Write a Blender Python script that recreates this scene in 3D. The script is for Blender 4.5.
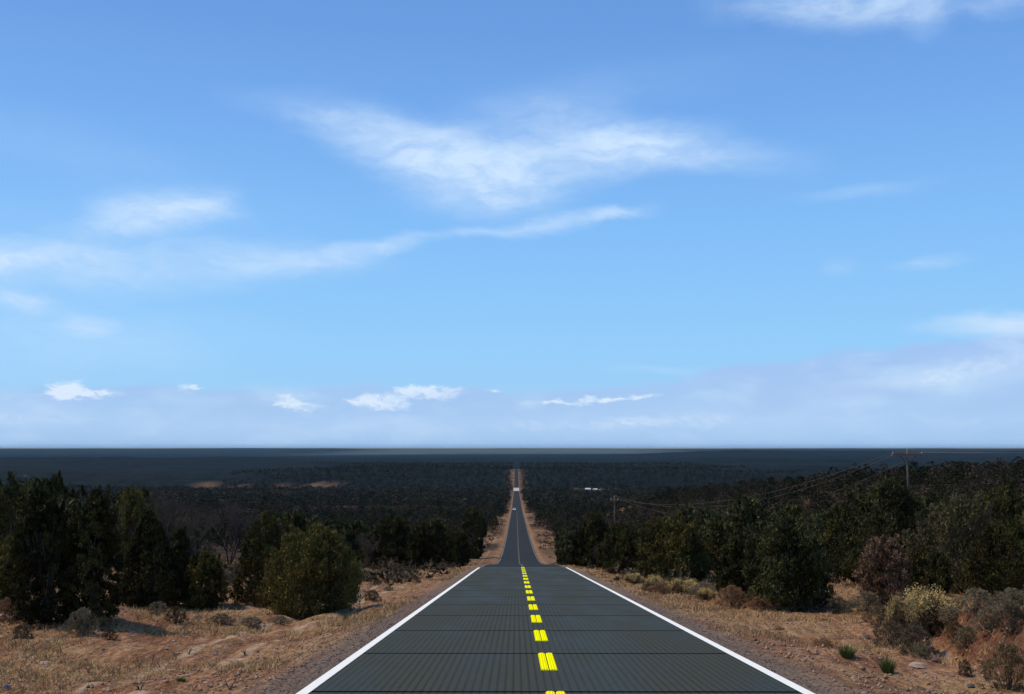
import bpy, math, random
import numpy as np
from mathutils import Vector, Matrix

for _o in list(bpy.data.objects):
    bpy.data.objects.remove(_o)
SC = bpy.context.scene
COL = SC.collection
R = math.radians

# ------------------------------------------------------------------ camera
W_PX, H_PX, F_PX = 1024, 694, 1100.0
EYE = np.array([-0.55, 0.0, 2.1])
PITCH = math.atan(100.0 / F_PX)          # horizon 100 px under the centre
YAW = math.atan(4.0 / F_PX)              # road heading (+Y) 4 px right of centre
cd = bpy.data.cameras.new('camera')
cam = bpy.data.objects.new('camera', cd)
COL.objects.link(cam)
cam.location = EYE
cam.rotation_euler = (R(90) + PITCH, 0, YAW)
cd.sensor_width = 36.0
cd.lens = 36.0 * F_PX / W_PX
cd.clip_start = 0.1
cd.clip_end = 200000.0
SC.camera = cam
bpy.context.view_layer.update()
_M = np.array(cam.rotation_euler.to_matrix())


def ray(px, py):
    d = _M @ np.array([(px - W_PX / 2) / F_PX, -(py - H_PX / 2) / F_PX, -1.0])
    return d / math.hypot(d[0], d[1])


def az_el(px, py):
    d = ray(px, py)
    return math.atan2(d[0], d[1]), math.atan(d[2])


# ------------------------------------------------------------------ exposure
SC.render.engine = 'CYCLES'
SC.view_settings.view_transform = 'Standard'
SC.view_settings.look = 'None'
SC.view_settings.gamma = 1.0
SC.view_settings.use_curve_mapping = False
SC.view_settings.exposure = 0.0
SC.cycles.max_bounces = 5
SC.cycles.diffuse_bounces = 3
SC.cycles.glossy_bounces = 2
SC.cycles.transparent_max_bounces = 6
SC.cycles.volume_bounces = 0
SC.cycles.use_denoising = True

# ------------------------------------------------------------------ sun
SUN_EL, SUN_AZ = 57.0, -84.0            # degrees; azimuth from +Y, negative = left of the road
s = bpy.data.lights.new('sun', 'SUN')
s.energy = 3.2
s.angle = R(6)
s.color = (1.0, 0.88, 0.70)
sun = bpy.data.objects.new('sun', s)
COL.objects.link(sun)
_sd = Vector((math.sin(R(SUN_AZ)) * math.cos(R(SUN_EL)), math.cos(R(SUN_AZ)) * math.cos(R(SUN_EL)), math.sin(R(SUN_EL))))
sun.rotation_euler = _sd.to_track_quat('Z', 'Y').to_euler()
sun.location = (0, 0, 60)


# ------------------------------------------------------------------ node helper
class NT:
    def __init__(self, tree):
        self.t = tree
        self.n = tree.nodes
        self.l = tree.links

    def node(self, kind, ins=None, **props):
        n = self.n.new(kind)
        for k, v in props.items():
            setattr(n, k, v)
        for k, v in (ins or {}).items():
            self.set(n.inputs[k], v)
        return n

    def set(self, sock, v):
        if isinstance(v, bpy.types.NodeSocket):
            self.l.new(v, sock)
        elif isinstance(v, bpy.types.Node):
            self.l.new(v.outputs[0], sock)
        else:
            sock.default_value = v

    def math(self, op, a, b=0.0, c=0.0, clamp=False):
        n = self.n.new('ShaderNodeMath')
        n.operation = op
        n.use_clamp = clamp
        self.set(n.inputs[0], a)
        self.set(n.inputs[1], b)
        self.set(n.inputs[2], c)
        return n.outputs[0]

    def vmath(self, op, a, b=(0, 0, 0), out=0):
        n = self.n.new('ShaderNodeVectorMath')
        n.operation = op
        self.set(n.inputs[0], a)
        self.set(n.inputs[1], b)
        return n.outputs[out]

    def ramp(self, v, f0, f1, t0=0.0, t1=1.0, smooth=True):
        n = self.n.new('ShaderNodeMapRange')
        n.interpolation_type = 'SMOOTHSTEP' if smooth else 'LINEAR'
        n.clamp = True
        self.set(n.inputs[0], v)
        for i, x in enumerate((f0, f1, t0, t1)):
            self.set(n.inputs[1 + i], x)
        return n.outputs[0]

    def mix(self, f, a, b, blend='MIX'):
        n = self.n.new('ShaderNodeMix')
        n.data_type = 'RGBA'
        n.blend_type = blend
        n.clamp_factor = True
        self.set(n.inputs[0], f)
        for i, v in ((6, a), (7, b)):
            if isinstance(v, tuple) and len(v) == 3:
                v = v + (1.0,)
            self.set(n.inputs[i], v)
        return n.outputs[2]

    def noise(self, vec, scale, detail=4.0, rough=0.55, dist=0.0, dim='3D'):
        n = self.n.new('ShaderNodeTexNoise')
        n.noise_dimensions = dim
        self.set(n.inputs['Vector'], vec)
        n.inputs['Scale'].default_value = scale
        n.inputs['Detail'].default_value = detail
        n.inputs['Roughness'].default_value = rough
        n.inputs['Distortion'].default_value = dist
        return n.outputs['Fac']

    def colors(self, fac, stops):
        n = self.n.new('ShaderNodeValToRGB')
        self.set(n.inputs[0], fac)
        e = n.color_ramp.elements
        while len(e) < len(stops):
            e.new(0.5)
        for i, (p, c) in enumerate(stops):
            e[i].position = p
            e[i].color = tuple(c) + (1.0,)
        return n.outputs[0]


# ------------------------------------------------------------------ world: Nishita sky plus clouds by direction
world = bpy.data.worlds.new("World")
SC.world = world
world.use_nodes = True
w = NT(world.node_tree)
for _n in list(w.n):
    w.n.remove(_n)
SKY_STRENGTH = 0.10
sky = w.node('ShaderNodeTexSky', sky_type='NISHITA')
sky.sun_disc = False
sky.sun_elevation = R(SUN_EL)
sky.sun_rotation = R(SUN_AZ)
sky.altitude = 1900.0
sky.air_density = 1.0
sky.dust_density = 0.6
sky.ozone_density = 1.5
tc = w.node('ShaderNodeTexCoord')
sep = w.node('ShaderNodeSeparateXYZ', {0: tc.outputs['Generated']})
X, Y, Z = sep.outputs
AZ = w.math('ARCTAN2', X, Y)
EL = w.math('ARCSINE', Z)
pos = w.node('ShaderNodeCombineXYZ', {0: AZ, 1: EL, 2: 0.0}).outputs[0]
# air colour correction with elevation (thin high haze whitens the lower sky)
tint = w.colors(w.ramp(EL, 0.0, 0.62, smooth=False), [
    (0.0, (0.82, 0.90, 0.98)), (0.10, (0.74, 0.94, 1.04)), (0.30, (0.86, 1.0, 1.12)), (0.60, (1.0, 1.0, 1.05)), (1.0, (1, 1, 1))])
base = w.mix(1.0, sky.outputs[0], tint, 'MULTIPLY')
deep = w.colors(w.ramp(EL, 0.0, 0.62, smooth=False), [
    (0.0, (.37, .63, .95)), (0.15, (.315, .65, 1.04)), (0.32, (.245, .565, 1.03)), (0.48, (.190, .450, .95)), (0.60, (.150, .375, .85)), (1.0, (.11, .27, .64))])
deep = w.vmath('SCALE', deep)
deep.node.inputs[3].default_value = 10.0
base = w.mix(0.8, base, deep)
# warped coordinates make the cloud rims ragged
wv = w.vmath('ADD', w.vmath('MULTIPLY', pos, (1.0, 2.2, 1.0)), (3.1, 1.7, 0.4))
wn = w.node('ShaderNodeTexNoise', {'Vector': wv, 'Scale': 9.0, 'Detail': 5.0, 'Roughness': 0.6})
warp = w.vmath('MULTIPLY', w.vmath('SUBTRACT', wn.outputs['Color'], (0.5, 0.5, 0.5)), (0.085, 0.034, 0.0))
wpos = w.vmath('ADD', pos, warp)
wn2 = w.node('ShaderNodeTexNoise', {'Vector': wv, 'Scale': 60.0, 'Detail': 5.0, 'Roughness': 0.6})
warp2 = w.vmath('MULTIPLY', w.vmath('SUBTRACT', wn2.outputs['Color'], (0.5, 0.5, 0.5)), (0.030, 0.016, 0.0))
cpos = w.vmath('ADD', pos, warp2)


def blob(coord, px, py, sx, sy, tilt, amt):
    az, el = az_el(px, py)
    mp = w.node('ShaderNodeMapping', {0: coord}, vector_type='TEXTURE')
    mp.inputs['Location'].default_value = (az, el, 0)
    mp.inputs['Rotation'].default_value = (0, 0, R(tilt))
    mp.inputs['Scale'].default_value = (sx / F_PX, sy / F_PX, 1)
    ln = w.vmath('LENGTH', mp.outputs[0], out=1)
    return w.ramp(ln, 1.35, 0.0, 0.0, amt)


def total(parts):
    v = parts[0]
    for p in parts[1:]:
        v = w.math('ADD', v, p)
    return v


cirrus = total([blob(wpos, *a) for a in (
    (330, 118, 95, 20, -8, .55), (395, 142, 105, 30, -16, .60), (430, 165, 85, 32, -10, .55), (475, 175, 95, 44, -4, .95), (510, 190, 90, 26, 4, .45),
    (540, 160, 110, 38, 8, .62), (610, 150, 110, 28, 4, .62), (665, 146, 95, 26, -3, .70), (725, 156, 90, 20, -6, .60), (580, 125, 100, 26, -10, .35),
    (510, 118, 130, 22, 8, .28), (165, 212, 72, 24, 4, 1.05), (120, 224, 70, 18, 10, .55), (215, 202, 40, 16, 10, .6),
    (120, 266, 240, 26, 3, .62), (40, 262, 90, 20, 0, .45), (365, 250, 62, 12, 12, .85), (405, 242, 40, 9, 14, .6), (290, 262, 90, 15, 6, .55),
    (480, 232, 60, 7, 8, .5), (560, 222, 70, 10, 8, .75), (615, 214, 46, 9, 4, .75), (12, 300, 44, 13, -8, .95), (78, 326, 32, 13, 6, .85), (10, 262, 40, 10, 0, .55), (40, 335, 200, 44, 0, .42), (90, 240, 220, 50, 4, .22),
    (770, 0, 70, 18, 0, .6), (865, 2, 95, 24, 0, 1.1), (925, 14, 26, 22, 0, .6), (1010, 2, 60, 12, 0, .6),
    (930, 262, 42, 9, 4, .65), (850, 192, 70, 8, 3, .35), (835, 266, 24, 12, 0, .30),
    (60, 150, 200, 30, -10, .14), (620, 84, 160, 24, 5, .12), (680, 373, 90, 7, -3, .35))])
sv = w.vmath('MULTIPLY', w.vmath('ADD', pos, w.vmath('MULTIPLY', warp, (1.1, 1.8, 0.0))), (7.0, 24.0, 1.0))
streak = w.noise(sv, 1.0, 7.0, 0.60)
cfac = w.math('MULTIPLY', cirrus, w.ramp(w.math('ADD', w.math('MULTIPLY', streak, .6), w.math('MULTIPLY', w.noise(w.vmath('MULTIPLY', wpos, (26.0, 70.0, 1.0)), 1.0, 6.0, .65), .4)), 0.34, 0.66, 0.38, 1.05))
cfac = w.math('MULTIPLY', cfac, 0.76, clamp=True)
col1 = w.mix(cfac, base, (6.1, 7.9, 10.2))
# low lavender bank over the horizon, higher towards the right
rise = w.ramp(AZ, -0.05, 0.50, 0.0, 0.050)
rise = w.math('ADD', rise, w.math('MULTIPLY', w.math('SUBTRACT', wn.outputs['Fac'], 0.5), 0.040))
top = w.math('ADD', 0.049, rise)
bank = w.ramp(w.math('SUBTRACT', top, EL), -0.005, 0.006)
bn = w.noise(w.vmath('MULTIPLY', pos, (8.0, 30.0, 1.0)), 1.0, 6.0, 0.6)
bank = w.math('MULTIPLY', bank, w.ramp(bn, 0.25, 0.75, 0.72, 1.0))
bankc = w.mix(w.ramp(EL, 0.0, 0.10), (4.0, 6.0, 9.0), (3.75, 5.5, 8.9))
bankc = w.mix(w.ramp(w.noise(w.vmath('MULTIPLY', wpos, (11.0, 34.0, 1.0)), 1.0, 5.0, 0.55), 0.45, 0.75), bankc, (5.0, 6.9, 9.4))
col2 = w.mix(bank, col1, bankc)
right = total([blob(wpos, *a) for a in ((1000, 325, 72, 15, 0, 1.2), (985, 372, 120, 22, 8, .45), (900, 388, 160, 18, 6, .35), (760, 420, 260, 22, 0, .30), (330, 425, 260, 14, 0, .22), (40, 412, 70, 14, 0, .35))])
col2 = w.mix(w.math('MULTIPLY', right, w.ramp(streak, 0.28, 0.68, 0.5, 1.0), clamp=True), col2, (5.9, 7.7, 9.9))
# small bright heaps along the top of the bank
heap = total([blob(cpos, *a) for a in (
    (70, 389, 18, 11, 0, 1.3), (58, 393, 14, 9, 0, 1.0), (84, 393, 20, 7, 0, 1.0), (110, 393, 14, 4, 0, .8), (191, 388, 16, 4, 0, 1.1), (286, 401, 20, 7, 0, 1.1), (302, 407, 28, 6, 0, .8),
    (362, 402, 20, 8, 0, .8), (385, 400, 30, 9, 0, .9), (410, 391, 22, 5, 0, 1.1), (440, 393, 34, 8, 3, 1.1), (390, 408, 40, 6, 0, .5), (495, 391, 9, 4, 0, .9), (600, 400, 62, 4, 3, .75), (545, 402, 40, 4, 0, .6),
    (640, 396, 40, 4, 6, .5), (690, 420, 110, 9, 0, .40), (20, 418, 60, 9, 0, .45), (960, 372, 90, 14, 10, .5), (560, 426, 160, 10, 0, .35), (250, 426, 200, 8, 0, .25))])
hn = w.noise(w.vmath('MULTIPLY', cpos, (85.0, 150.0, 1.0)), 1.0, 7.0, 0.65)
hfac = w.ramp(w.math('MULTIPLY', heap, w.ramp(hn, 0.28, 0.70, 0.35, 1.3)), 0.10, 1.05, 0.0, 0.85)
col3 = w.mix(hfac, col2, (7.6, 8.8, 10.2))
dark = total([blob(wpos, *a) for a in ((770, 402, 40, 14, 0, .6), (880, 392, 60, 9, 0, .5), (915, 396, 26, 7, 0, .4), (225, 395, 80, 6, 0, .4), (470, 395, 60, 7, 0, .3))])
col3 = w.mix(w.math('MULTIPLY', dark, w.ramp(streak, 0.3, 0.7, 0.5, 1.0), clamp=True), col3, (3.5, 5.2, 8.5))
below = w.ramp(EL, -0.02, -0.002)
col4 = w.mix(below, (0.6, 0.55, 0.5), col3)
bg = w.node('ShaderNodeBackground', {'Color': col4, 'Strength': SKY_STRENGTH})
wo = w.node('ShaderNodeOutputWorld', {'Surface': bg.outputs[0]})
world.cycles.sampling_method = 'MANUAL'
world.cycles.sample_map_resolution = 1024

# ------------------------------------------------------------------ tagging helpers
def tag(o, label=None, cat=None, group=None, kind=None):
    if label: o['label'] = label
    if cat: o['category'] = cat
    if group: o['group'] = group
    if kind: o['kind'] = kind
    return o


def empty(name, loc, rz=0.0):
    o = bpy.data.objects.new(name, None)
    COL.objects.link(o)
    o.location = loc
    o.rotation_euler = (0, 0, rz)
    o.empty_display_size = 0.2
    return o


def link(name, me, parent=None, loc=None, rz=0.0):
    o = bpy.data.objects.new(name, me)
    COL.objects.link(o)
    if parent is not None:
        o.parent = parent
    if loc is not None:
        o.location = loc
    o.rotation_euler = (0, 0, rz)
    return o


def np_mesh(name, V, Fc, mat, tint=None, smooth=False, uv=None):
    V = np.asarray(V, dtype=np.float32)
    Fc = np.asarray(Fc, dtype=np.int32)
    k = Fc.shape[1]
    me = bpy.data.meshes.new(name)
    me.vertices.add(len(V))
    me.vertices.foreach_set('co', V.ravel())
    me.loops.add(Fc.size)
    me.loops.foreach_set('vertex_index', Fc.ravel())
    me.polygons.add(len(Fc))
    me.polygons.foreach_set('loop_start', np.arange(0, Fc.size, k, dtype=np.int32))
    me.polygons.foreach_set('loop_total', np.full(len(Fc), k, dtype=np.int32))
    if smooth:
        me.polygons.foreach_set('use_smooth', np.ones(len(Fc), dtype=bool))
    me.update(calc_edges=True)
    if tint is not None:
        a = me.attributes.new('tint', 'FLOAT', 'FACE')
        a.data.foreach_set('value', np.asarray(tint, dtype=np.float32))
    me.materials.append(mat)
    return me


class MB:
    """collects quads and triangles as one mesh"""
    def __init__(self):
        self.v, self.f = [], []

    def add(self, vs, fs):
        b = len(self.v)
        self.v += [tuple(v) for v in vs]
        self.f += [tuple(b + i for i in f) for f in fs]

    def box(self, x0, x1, y0, y1, z0, z1):
        self.add([(x0, y0, z0), (x1, y0, z0), (x1, y1, z0), (x0, y1, z0), (x0, y0, z1), (x1, y0, z1), (x1, y1, z1), (x0, y1, z1)],
                 [(0, 3, 2, 1), (4, 5, 6, 7), (0, 1, 5, 4), (1, 2, 6, 5), (2, 3, 7, 6), (3, 0, 4, 7)])

    def tube(self, pts, rads, n=6):
        pts = [Vector(p) for p in pts]
        rings = []
        for i, p in enumerate(pts):
            d = (pts[min(i + 1, len(pts) - 1)] - pts[max(i - 1, 0)]).normalized()
            a = d.cross(Vector((0.3, 0.9, 0.1))).normalized()
            if a.length < 0.1:
                a = d.cross(Vector((1, 0, 0))).normalized()
            b = d.cross(a)
            rings.append([p + (a * math.cos(2 * math.pi * j / n) + b * math.sin(2 * math.pi * j / n)) * rads[i] for j in range(n)])
        vs = [v for r in rings for v in r]
        fs = []
        for i in range(len(pts) - 1):
            for j in range(n):
                fs.append((i * n + j, i * n + (j + 1) % n, (i + 1) * n + (j + 1) % n, (i + 1) * n + j))
        fs.append(tuple(range(n - 1, -1, -1)))
        fs.append(tuple((len(pts) - 1) * n + j for j in range(n)))
        self.add(vs, fs)

    def mesh(self, name, mat, smooth=False):
        me = bpy.data.meshes.new(name)
        me.from_pydata(self.v, [], self.f)
        me.materials.append(mat)
        if smooth:
            me.polygons.foreach_set('use_smooth', [True] * len(me.polygons))
        me.update()
        return me

    def build(self, name, mat, parent=None, smooth=False, loc=None, rz=0.0):
        return link(name, self.mesh(name, mat, smooth), parent, loc, rz)


# ------------------------------------------------------------------ noise in numpy
_rs = np.random.RandomState(11)
_tab = _rs.rand(256, 256).astype(np.float64)


def vnoise(x, y):
    x = np.asarray(x, float); y = np.asarray(y, float)
    xi = np.floor(x).astype(int); yi = np.floor(y).astype(int)
    fx = x - xi; fy = y - yi
    fx = fx * fx * (3 - 2 * fx); fy = fy * fy * (3 - 2 * fy)
    a = _tab[xi & 255, yi & 255]; b = _tab[(xi + 1) & 255, yi & 255]
    c = _tab[xi & 255, (yi + 1) & 255]; d = _tab[(xi + 1) & 255, (yi + 1) & 255]
    return (a * (1 - fx) + b * fx) * (1 - fy) + (c * (1 - fx) + d * fx) * fy - 0.5


def fbm(x, y, o=4, g=0.5):
    v = 0; a = 1.0
    for i in range(o):
        v = v + a * vnoise(x * 2 ** i + 17.3 * i, y * 2 ** i + 9.1 * i)
        a *= g
    return v


def ss(x, a, b):
    t = np.clip((np.asarray(x, float) - a) / (b - a), 0, 1)
    return t * t * (3 - 2 * t)


# ------------------------------------------------------------------ terrain profile (metres; road surface at y = 0 is z = 0)
_PD = np.array([-60, 0, 60, 93.3, 200, 317, 495, 720, 1100, 1584, 1750, 1960, 2200, 2320, 3200, 5200, 8000, 11000, 15000, 19000, 26000, 60000], float)
_PZ = np.array([7.16, 2.1, -2.96, -5.79, -16.0, -22.2, -28.6, -36.6, -47.5, -59.0, -60.0, -51.0, -40.0, -41.5, -45.0, -49.5, -57, -52, -38, -29, -13, -13], float) - 2.1


def _pchip(xk, yk):
    h = np.diff(xk); dl = np.diff(yk) / h
    m = np.zeros(len(xk))
    for i in range(1, len(xk) - 1):
        if dl[i - 1] * dl[i] > 0:
            w1 = 2 * h[i] + h[i - 1]; w2 = h[i] + 2 * h[i - 1]
            m[i] = (w1 + w2) / (w1 / dl[i - 1] + w2 / dl[i])
    m[0] = dl[0]; m[-1] = 0.0

    def f(x):
        x = np.asarray(x, float)
        i = np.clip(np.searchsorted(xk, x) - 1, 0, len(xk) - 2)
        t = (x - xk[i]) / h[i]
        t2 = t * t; t3 = t2 * t
        return ((2 * t3 - 3 * t2 + 1) * yk[i] + (t3 - 2 * t2 + t) * h[i] * m[i] + (-2 * t3 + 3 * t2) * yk[i + 1] + (t3 - t2) * h[i] * m[i + 1])
    return f


P = _pchip(_PD, _PZ)
HALF = 3.62          # road half width to the outside of the white line
ROAD_END = 2230.0


def gully_x(y):
    return 9.4 + 0.42 * np.sin(y * 0.45) + 0.10 * (y - 18)


def H(x, y, road=True):
    x = np.asarray(x, float); y = np.asarray(y, float)
    ax = np.abs(x)
    z = P(y) + 0.0
    near = 1 - ss(y, 120, 400)
    # shoulder falls a little, then uneven ground
    z = z - 0.06 - 0.30 * ss(ax, 4.2, 7.5) * near
    side = ss(ax, 4.6, 11)
    z = z + side * (fbm(x * .09, y * .09, 4) * 0.9 + 0.35 * ss(ax, 9, 26) * near)
    rough = ss(ax, 4.2, 6.0) * (1 - ss(y, 70, 140))
    z = z + rough * (fbm(x * 1.5 + 3, y * 0.9, 4, .6) * 0.13 + fbm(x * .42, y * .3, 3) * 0.18)
    # wheel ruts on the left verge, running with the road
    rut = np.exp(-((x + 6.0 + 0.25 * np.sin(y * .2)) / .28) ** 2) + np.exp(-((x + 7.6 + 0.25 * np.sin(y * .2)) / .28) ** 2)
    z = z - 0.09 * rut * (1 - ss(y, 60, 100))
    # washed gully on the right, with a raw bank on its far side
    gx = gully_x(y)
    gm = ss(y, 6, 13) * (1 - ss(y, 30, 40))
    z = z - gm * 0.55 * np.exp(-((x - gx) / 0.75) ** 2) + gm * 0.75 * ss(x, gx + 0.25, gx + 1.6 + 0.4 * fbm(x * .3, y * .7, 3)) * (1 - 0.0 * x)
    z = z + gm * np.exp(-((x - gx - .6) / 1.6) ** 2) * (fbm(x * 2.2, y * 1.6 + 4, 4, .6) * .26)
    # the ground left of the road drops less steeply than the road
    z = z + 2.6 * ss(-x, 14, 60) * ss(y, 45, 110) * (1 - ss(y, 220, 420))
    # wooded ridge to the right
    z = z + 12.6 * ss(x, 14 + 0.0 * y, 78) * ss(y, 70, 235) * (1 - ss(y, 330, 800))
    z = z + 3.4 * ss(x, 55, 130) * ss(y, 60, 160) * (1 - ss(y, 260, 600))
    # broken relief away from the road
    off = ss(ax, 14, 70)
    z = z + off * fbm(x / 60., y / 60., 4) * 3.6 * ss(y, 90, 320)
    mid = ss(y, 500, 1500)
    z = z + ss(ax, 30, 260) * mid * (1 - ss(y, 2600, 5000)) * fbm(x / 330., y / 330., 4) * 13
    # far country: low wooded mesas one behind the other
    far = ss(y, 2600, 6000)
    z = z + far * fbm(x / 2600. + 4, y / 2100. + 3.3, 4) * 15
    z = z + 13 * np.exp(-((y - 3600) / 520.) ** 2) * ss(-x, 250, 900) * (1 + .8 * fbm(x / 500., 1.9 + 0 * y, 3))
    z = z + 16 * np.exp(-((y - 3900) / 600.) ** 2) * ss(x, 200, 1000) * (1 + .8 * fbm(x / 500., 8.4 + 0 * y, 3))
    z = z + 34 * np.exp(-((y - 6200) / 1100.) ** 2) * ss(x, 120, 1300) * (1 + 0.42 * fbm(x / 700., 7.1 + 0 * y, 4))
    z = z + 14 * np.exp(-((y - 4300) / 600.) ** 2) * ss(-x, -200, 300) * (1 - ss(-x, 900, 1500)) * 0.5
    z = z + 34 * np.exp(-((y - 12300) / 1900.) ** 2) * ss(x, -2200, -1500) * (1 - ss(x, 1300, 2400)) * (1 + 0.28 * fbm(x / 900., 3.1 + 0 * y, 4))
    z = z + 14 * np.exp(-((y - 15500) / 1700.) ** 2) * ss(-x, 1400, 2800) * (1 + 0.5 * fbm(x / 900., 5.5 + 0 * y, 4))
    z = z + 16 * np.exp(-((y - 13500) / 1500.) ** 2) * ss(x, 2200, 3600) * (1 + 0.5 * fbm(x / 900., 2.5 + 0 * y, 4))
    # the horizon plateau never stands higher than the eye
    z = np.where(y > 3000, np.minimum(z, 2.1 - 3.0 - 0 * y), z)
    z = np.where(y > 23000, -14 + 9 * ss(y, 23000, 30000), z)
    if road:
        # keep the bed under the road surface at every distance
        bed = P(y) - 0.07 - 0.18 * ss(y, 60, 200) - 0.5 * ss(y, 500, 1500)
        inside = 1 - ss(ax, HALF + 0.02, HALF + 0.9 + 3.0 * ss(y, 150, 900))
        inside = inside * (y < ROAD_END + 30)
        z = z * (1 - inside) + np.minimum(z, bed) * inside
    return z


_DS = np.geomspace(8.0, 6000.0, 9000)


def ground_at(px, py):
    d = ray(px, py)
    xs = EYE[0] + d[0] * _DS; ys = EYE[1] + d[1] * _DS; zs = EYE[2] + d[2] * _DS
    hit = np.nonzero(zs < H(xs, ys))[0]
    i = hit[0] if len(hit) else len(_DS) - 1
    return float(xs[i]), float(ys[i]), float(H(xs[i], ys[i])), float(_DS[i])


def at_dist(px, d):
    r = ray(px, 447)
    x, y = EYE[0] + r[0] * d, EYE[1] + r[1] * d
    return float(x), float(y), float(H(x, y)), d


# ------------------------------------------------------------------ materials
def mat(name):
    m = bpy.data.materials.new(name)
    m.use_nodes = True
    t = NT(m.node_tree)
    for n in list(t.n):
        t.n.remove(n)
    b = t.node('ShaderNodeBsdfPrincipled')
    t.node('ShaderNodeOutputMaterial', {'Surface': b.outputs[0]})
    return m, t, b


def simple(name, c, rough=0.7, metal=0.0, var=0.15, scale=3.0, spec=0.3):
    m, t, b = mat(name)
    g = t.node('ShaderNodeTexCoord')
    n = t.noise(g.outputs['Object'], scale, 4, .6)
    f = t.ramp(n, .3, .7, 1 - var, 1 + var)
    c2 = t.vmath('MULTIPLY', tuple(c), t.node('ShaderNodeCombineXYZ', {0: f, 1: f, 2: f}).outputs[0])
    t.set(b.inputs['Base Color'], c2)
    b.inputs['Roughness'].default_value = rough
    b.inputs['Metallic'].default_value = metal
    b.inputs['Specular IOR Level'].default_value = spec
    return m


def foliage(name, dark, light, brown, brown_amt=0.3, scale=2.2):
    m, t, b = mat(name)
    a = t.node('ShaderNodeAttribute', attribute_name='tint')
    oi = t.node('ShaderNodeObjectInfo')
    g = t.node('ShaderNodeTexCoord')
    off = t.vmath('ADD', g.outputs['Object'], t.vmath('SCALE', (13.0, 7.0, 5.0), (0, 0, 0)))
    n = t.noise(g.outputs['Object'], scale, 3, .6)
    f = t.math('ADD', t.math('MULTIPLY', a.outputs['Fac'], .70), t.math('MULTIPLY', n, .50))
    f = t.math('ADD', f, t.math('MULTIPLY', t.math('SUBTRACT', oi.outputs['Random'], .5), .35))
    c = t.mix(t.ramp(f, .25, .95), dark, light)
    n2 = t.noise(off, scale * .55, 2, .5)
    k = t.math('MULTIPLY', t.ramp(t.math('ADD', n2, t.math('MULTIPLY', oi.outputs['Random'], .12)), .50, .72), brown_amt)
    c = t.mix(k, c, brown)
    t.set(b.inputs['Base Color'], c)
    b.inputs['Roughness'].default_value = 0.85
    b.inputs['Specular IOR Level'].default_value = 0.08
    return m


M = {}
M['juniper'] = foliage('juniper_needles', (.012, .012, .005), (.080, .074, .022), (.085, .050, .018), .4)
M['olive'] = foliage('olive_juniper_needles', (.028, .026, .008), (.180, .145, .036), (.12, .075, .03), .30)
M['pinyon'] = foliage('pinyon_needles', (.016, .018, .007), (.130, .122, .042), (.08, .055, .035), .25)
M['grey_pine'] = foliage('grey_green_needles', (.026, .024, .010), (.115, .100, .038), (.10, .07, .05), .45)
M['dead'] = foliage('dead_red_needles', (.095, .055, .030), (.29, .178, .105), (.12, .06, .035), .5)
M['sage'] = foliage('sage_leaves', (.090, .072, .042), (.27, .215, .125), (.20, .145, .09), .35)
M['sage_dark'] = foliage('dark_sage_leaves', (.042, .032, .018), (.140, .105, .060), (.12, .09, .065), .35)
M['rabbit'] = foliage('rabbitbrush_heads', (.32, .22, .09), (.66, .49, .20), (.36, .23, .11), .3)
M['rabbit_stem'] = foliage('rabbitbrush_stems', (.10, .072, .035), (.22, .155, .075), (.2, .13, .07), .4)
M['rust'] = foliage('rusty_brush', (.20, .105, .055), (.34, .20, .11), (.26, .14, .07), .4)
M['green'] = foliage('fresh_green_blades', (.045, .075, .018), (.11, .16, .045), (.22, .17, .08), .15)
M['grass'] = foliage('dry_grass', (.27, .165, .070), (.54, .365, .170), (.30, .165, .085), .4, .15)
M['bark'] = simple('juniper_bark', (.085, .068, .055), .95, var=.4, scale=9)
M['grey_bark'] = simple('bare_grey_bark', (.062, .046, .040), .95, var=.35, scale=6)
M['pale_wood'] = simple('bleached_dead_wood', (.34, .29, .23), .9, var=.25, scale=8)
M['stone'] = simple('sandstone', (.33, .235, .18), .95, var=.3, scale=3)
M['dark_stone'] = simple('dark_stone', (.12, .10, .095), .95, var=.35, scale=4)
M['pole_wood'] = simple('weathered_pole_wood', (.12, .085, .062), .9, var=.3, scale=2)
M['arm_wood'] = simple('reddish_crossarm_wood', (.30, .125, .065), .85, var=.2, scale=2)
M['insulator'] = simple('insulator_porcelain', (.38, .36, .34), .3, var=.05)
M['steel'] = simple('galvanised_steel', (.34, .34, .34), .5, metal=.8, var=.1)
M['wire'] = simple('aluminium_wire', (.17, .14, .11), .6, metal=0.0, var=.02)
M['white_wall'] = simple('white_siding', (.74, .73, .70), .7, var=.06)
M['tan_wall'] = simple('tan_siding', (.52, .42, .33), .8, var=.08)
M['roof_metal'] = simple('pale_metal_roof', (.62, .62, .62), .5, var=.06)
M['roof_grey'] = simple('grey_roof', (.28, .28, .29), .7, var=.1)
M['window'] = simple('window_glass', (.03, .035, .04), .15, var=.02, spec=.6)
M['seam_sunlit'] = simple('seam_and_sunlit_road', (.46, .40, .34), .8, var=.12, scale=.6)  # pale tone of the cross seam; also paints sunlight on the far road
M['car_paint'] = simple('silver_car_paint', (.50, .45, .38), .3, metal=.2, var=.02, spec=.5)
M['tyre'] = simple('tyre_rubber', (.02, .02, .02), .9, var=.05)
M['rubbish'] = simple('blue_plastic', (.03, .05, .12), .4, var=.15)
M['fence_post'] = simple('fence_post_wood', (.16, .12, .09), .9, var=.3)
_mm, _t, _b = mat('lit_headlamp')
_b.inputs['Base Color'].default_value = (.9, .9, .85, 1)
_b.inputs['Emission Color'].default_value = (1, .97, .88, 1)
_b.inputs['Emission Strength'].default_value = 3.0
M['headlamp'] = _mm

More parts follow.
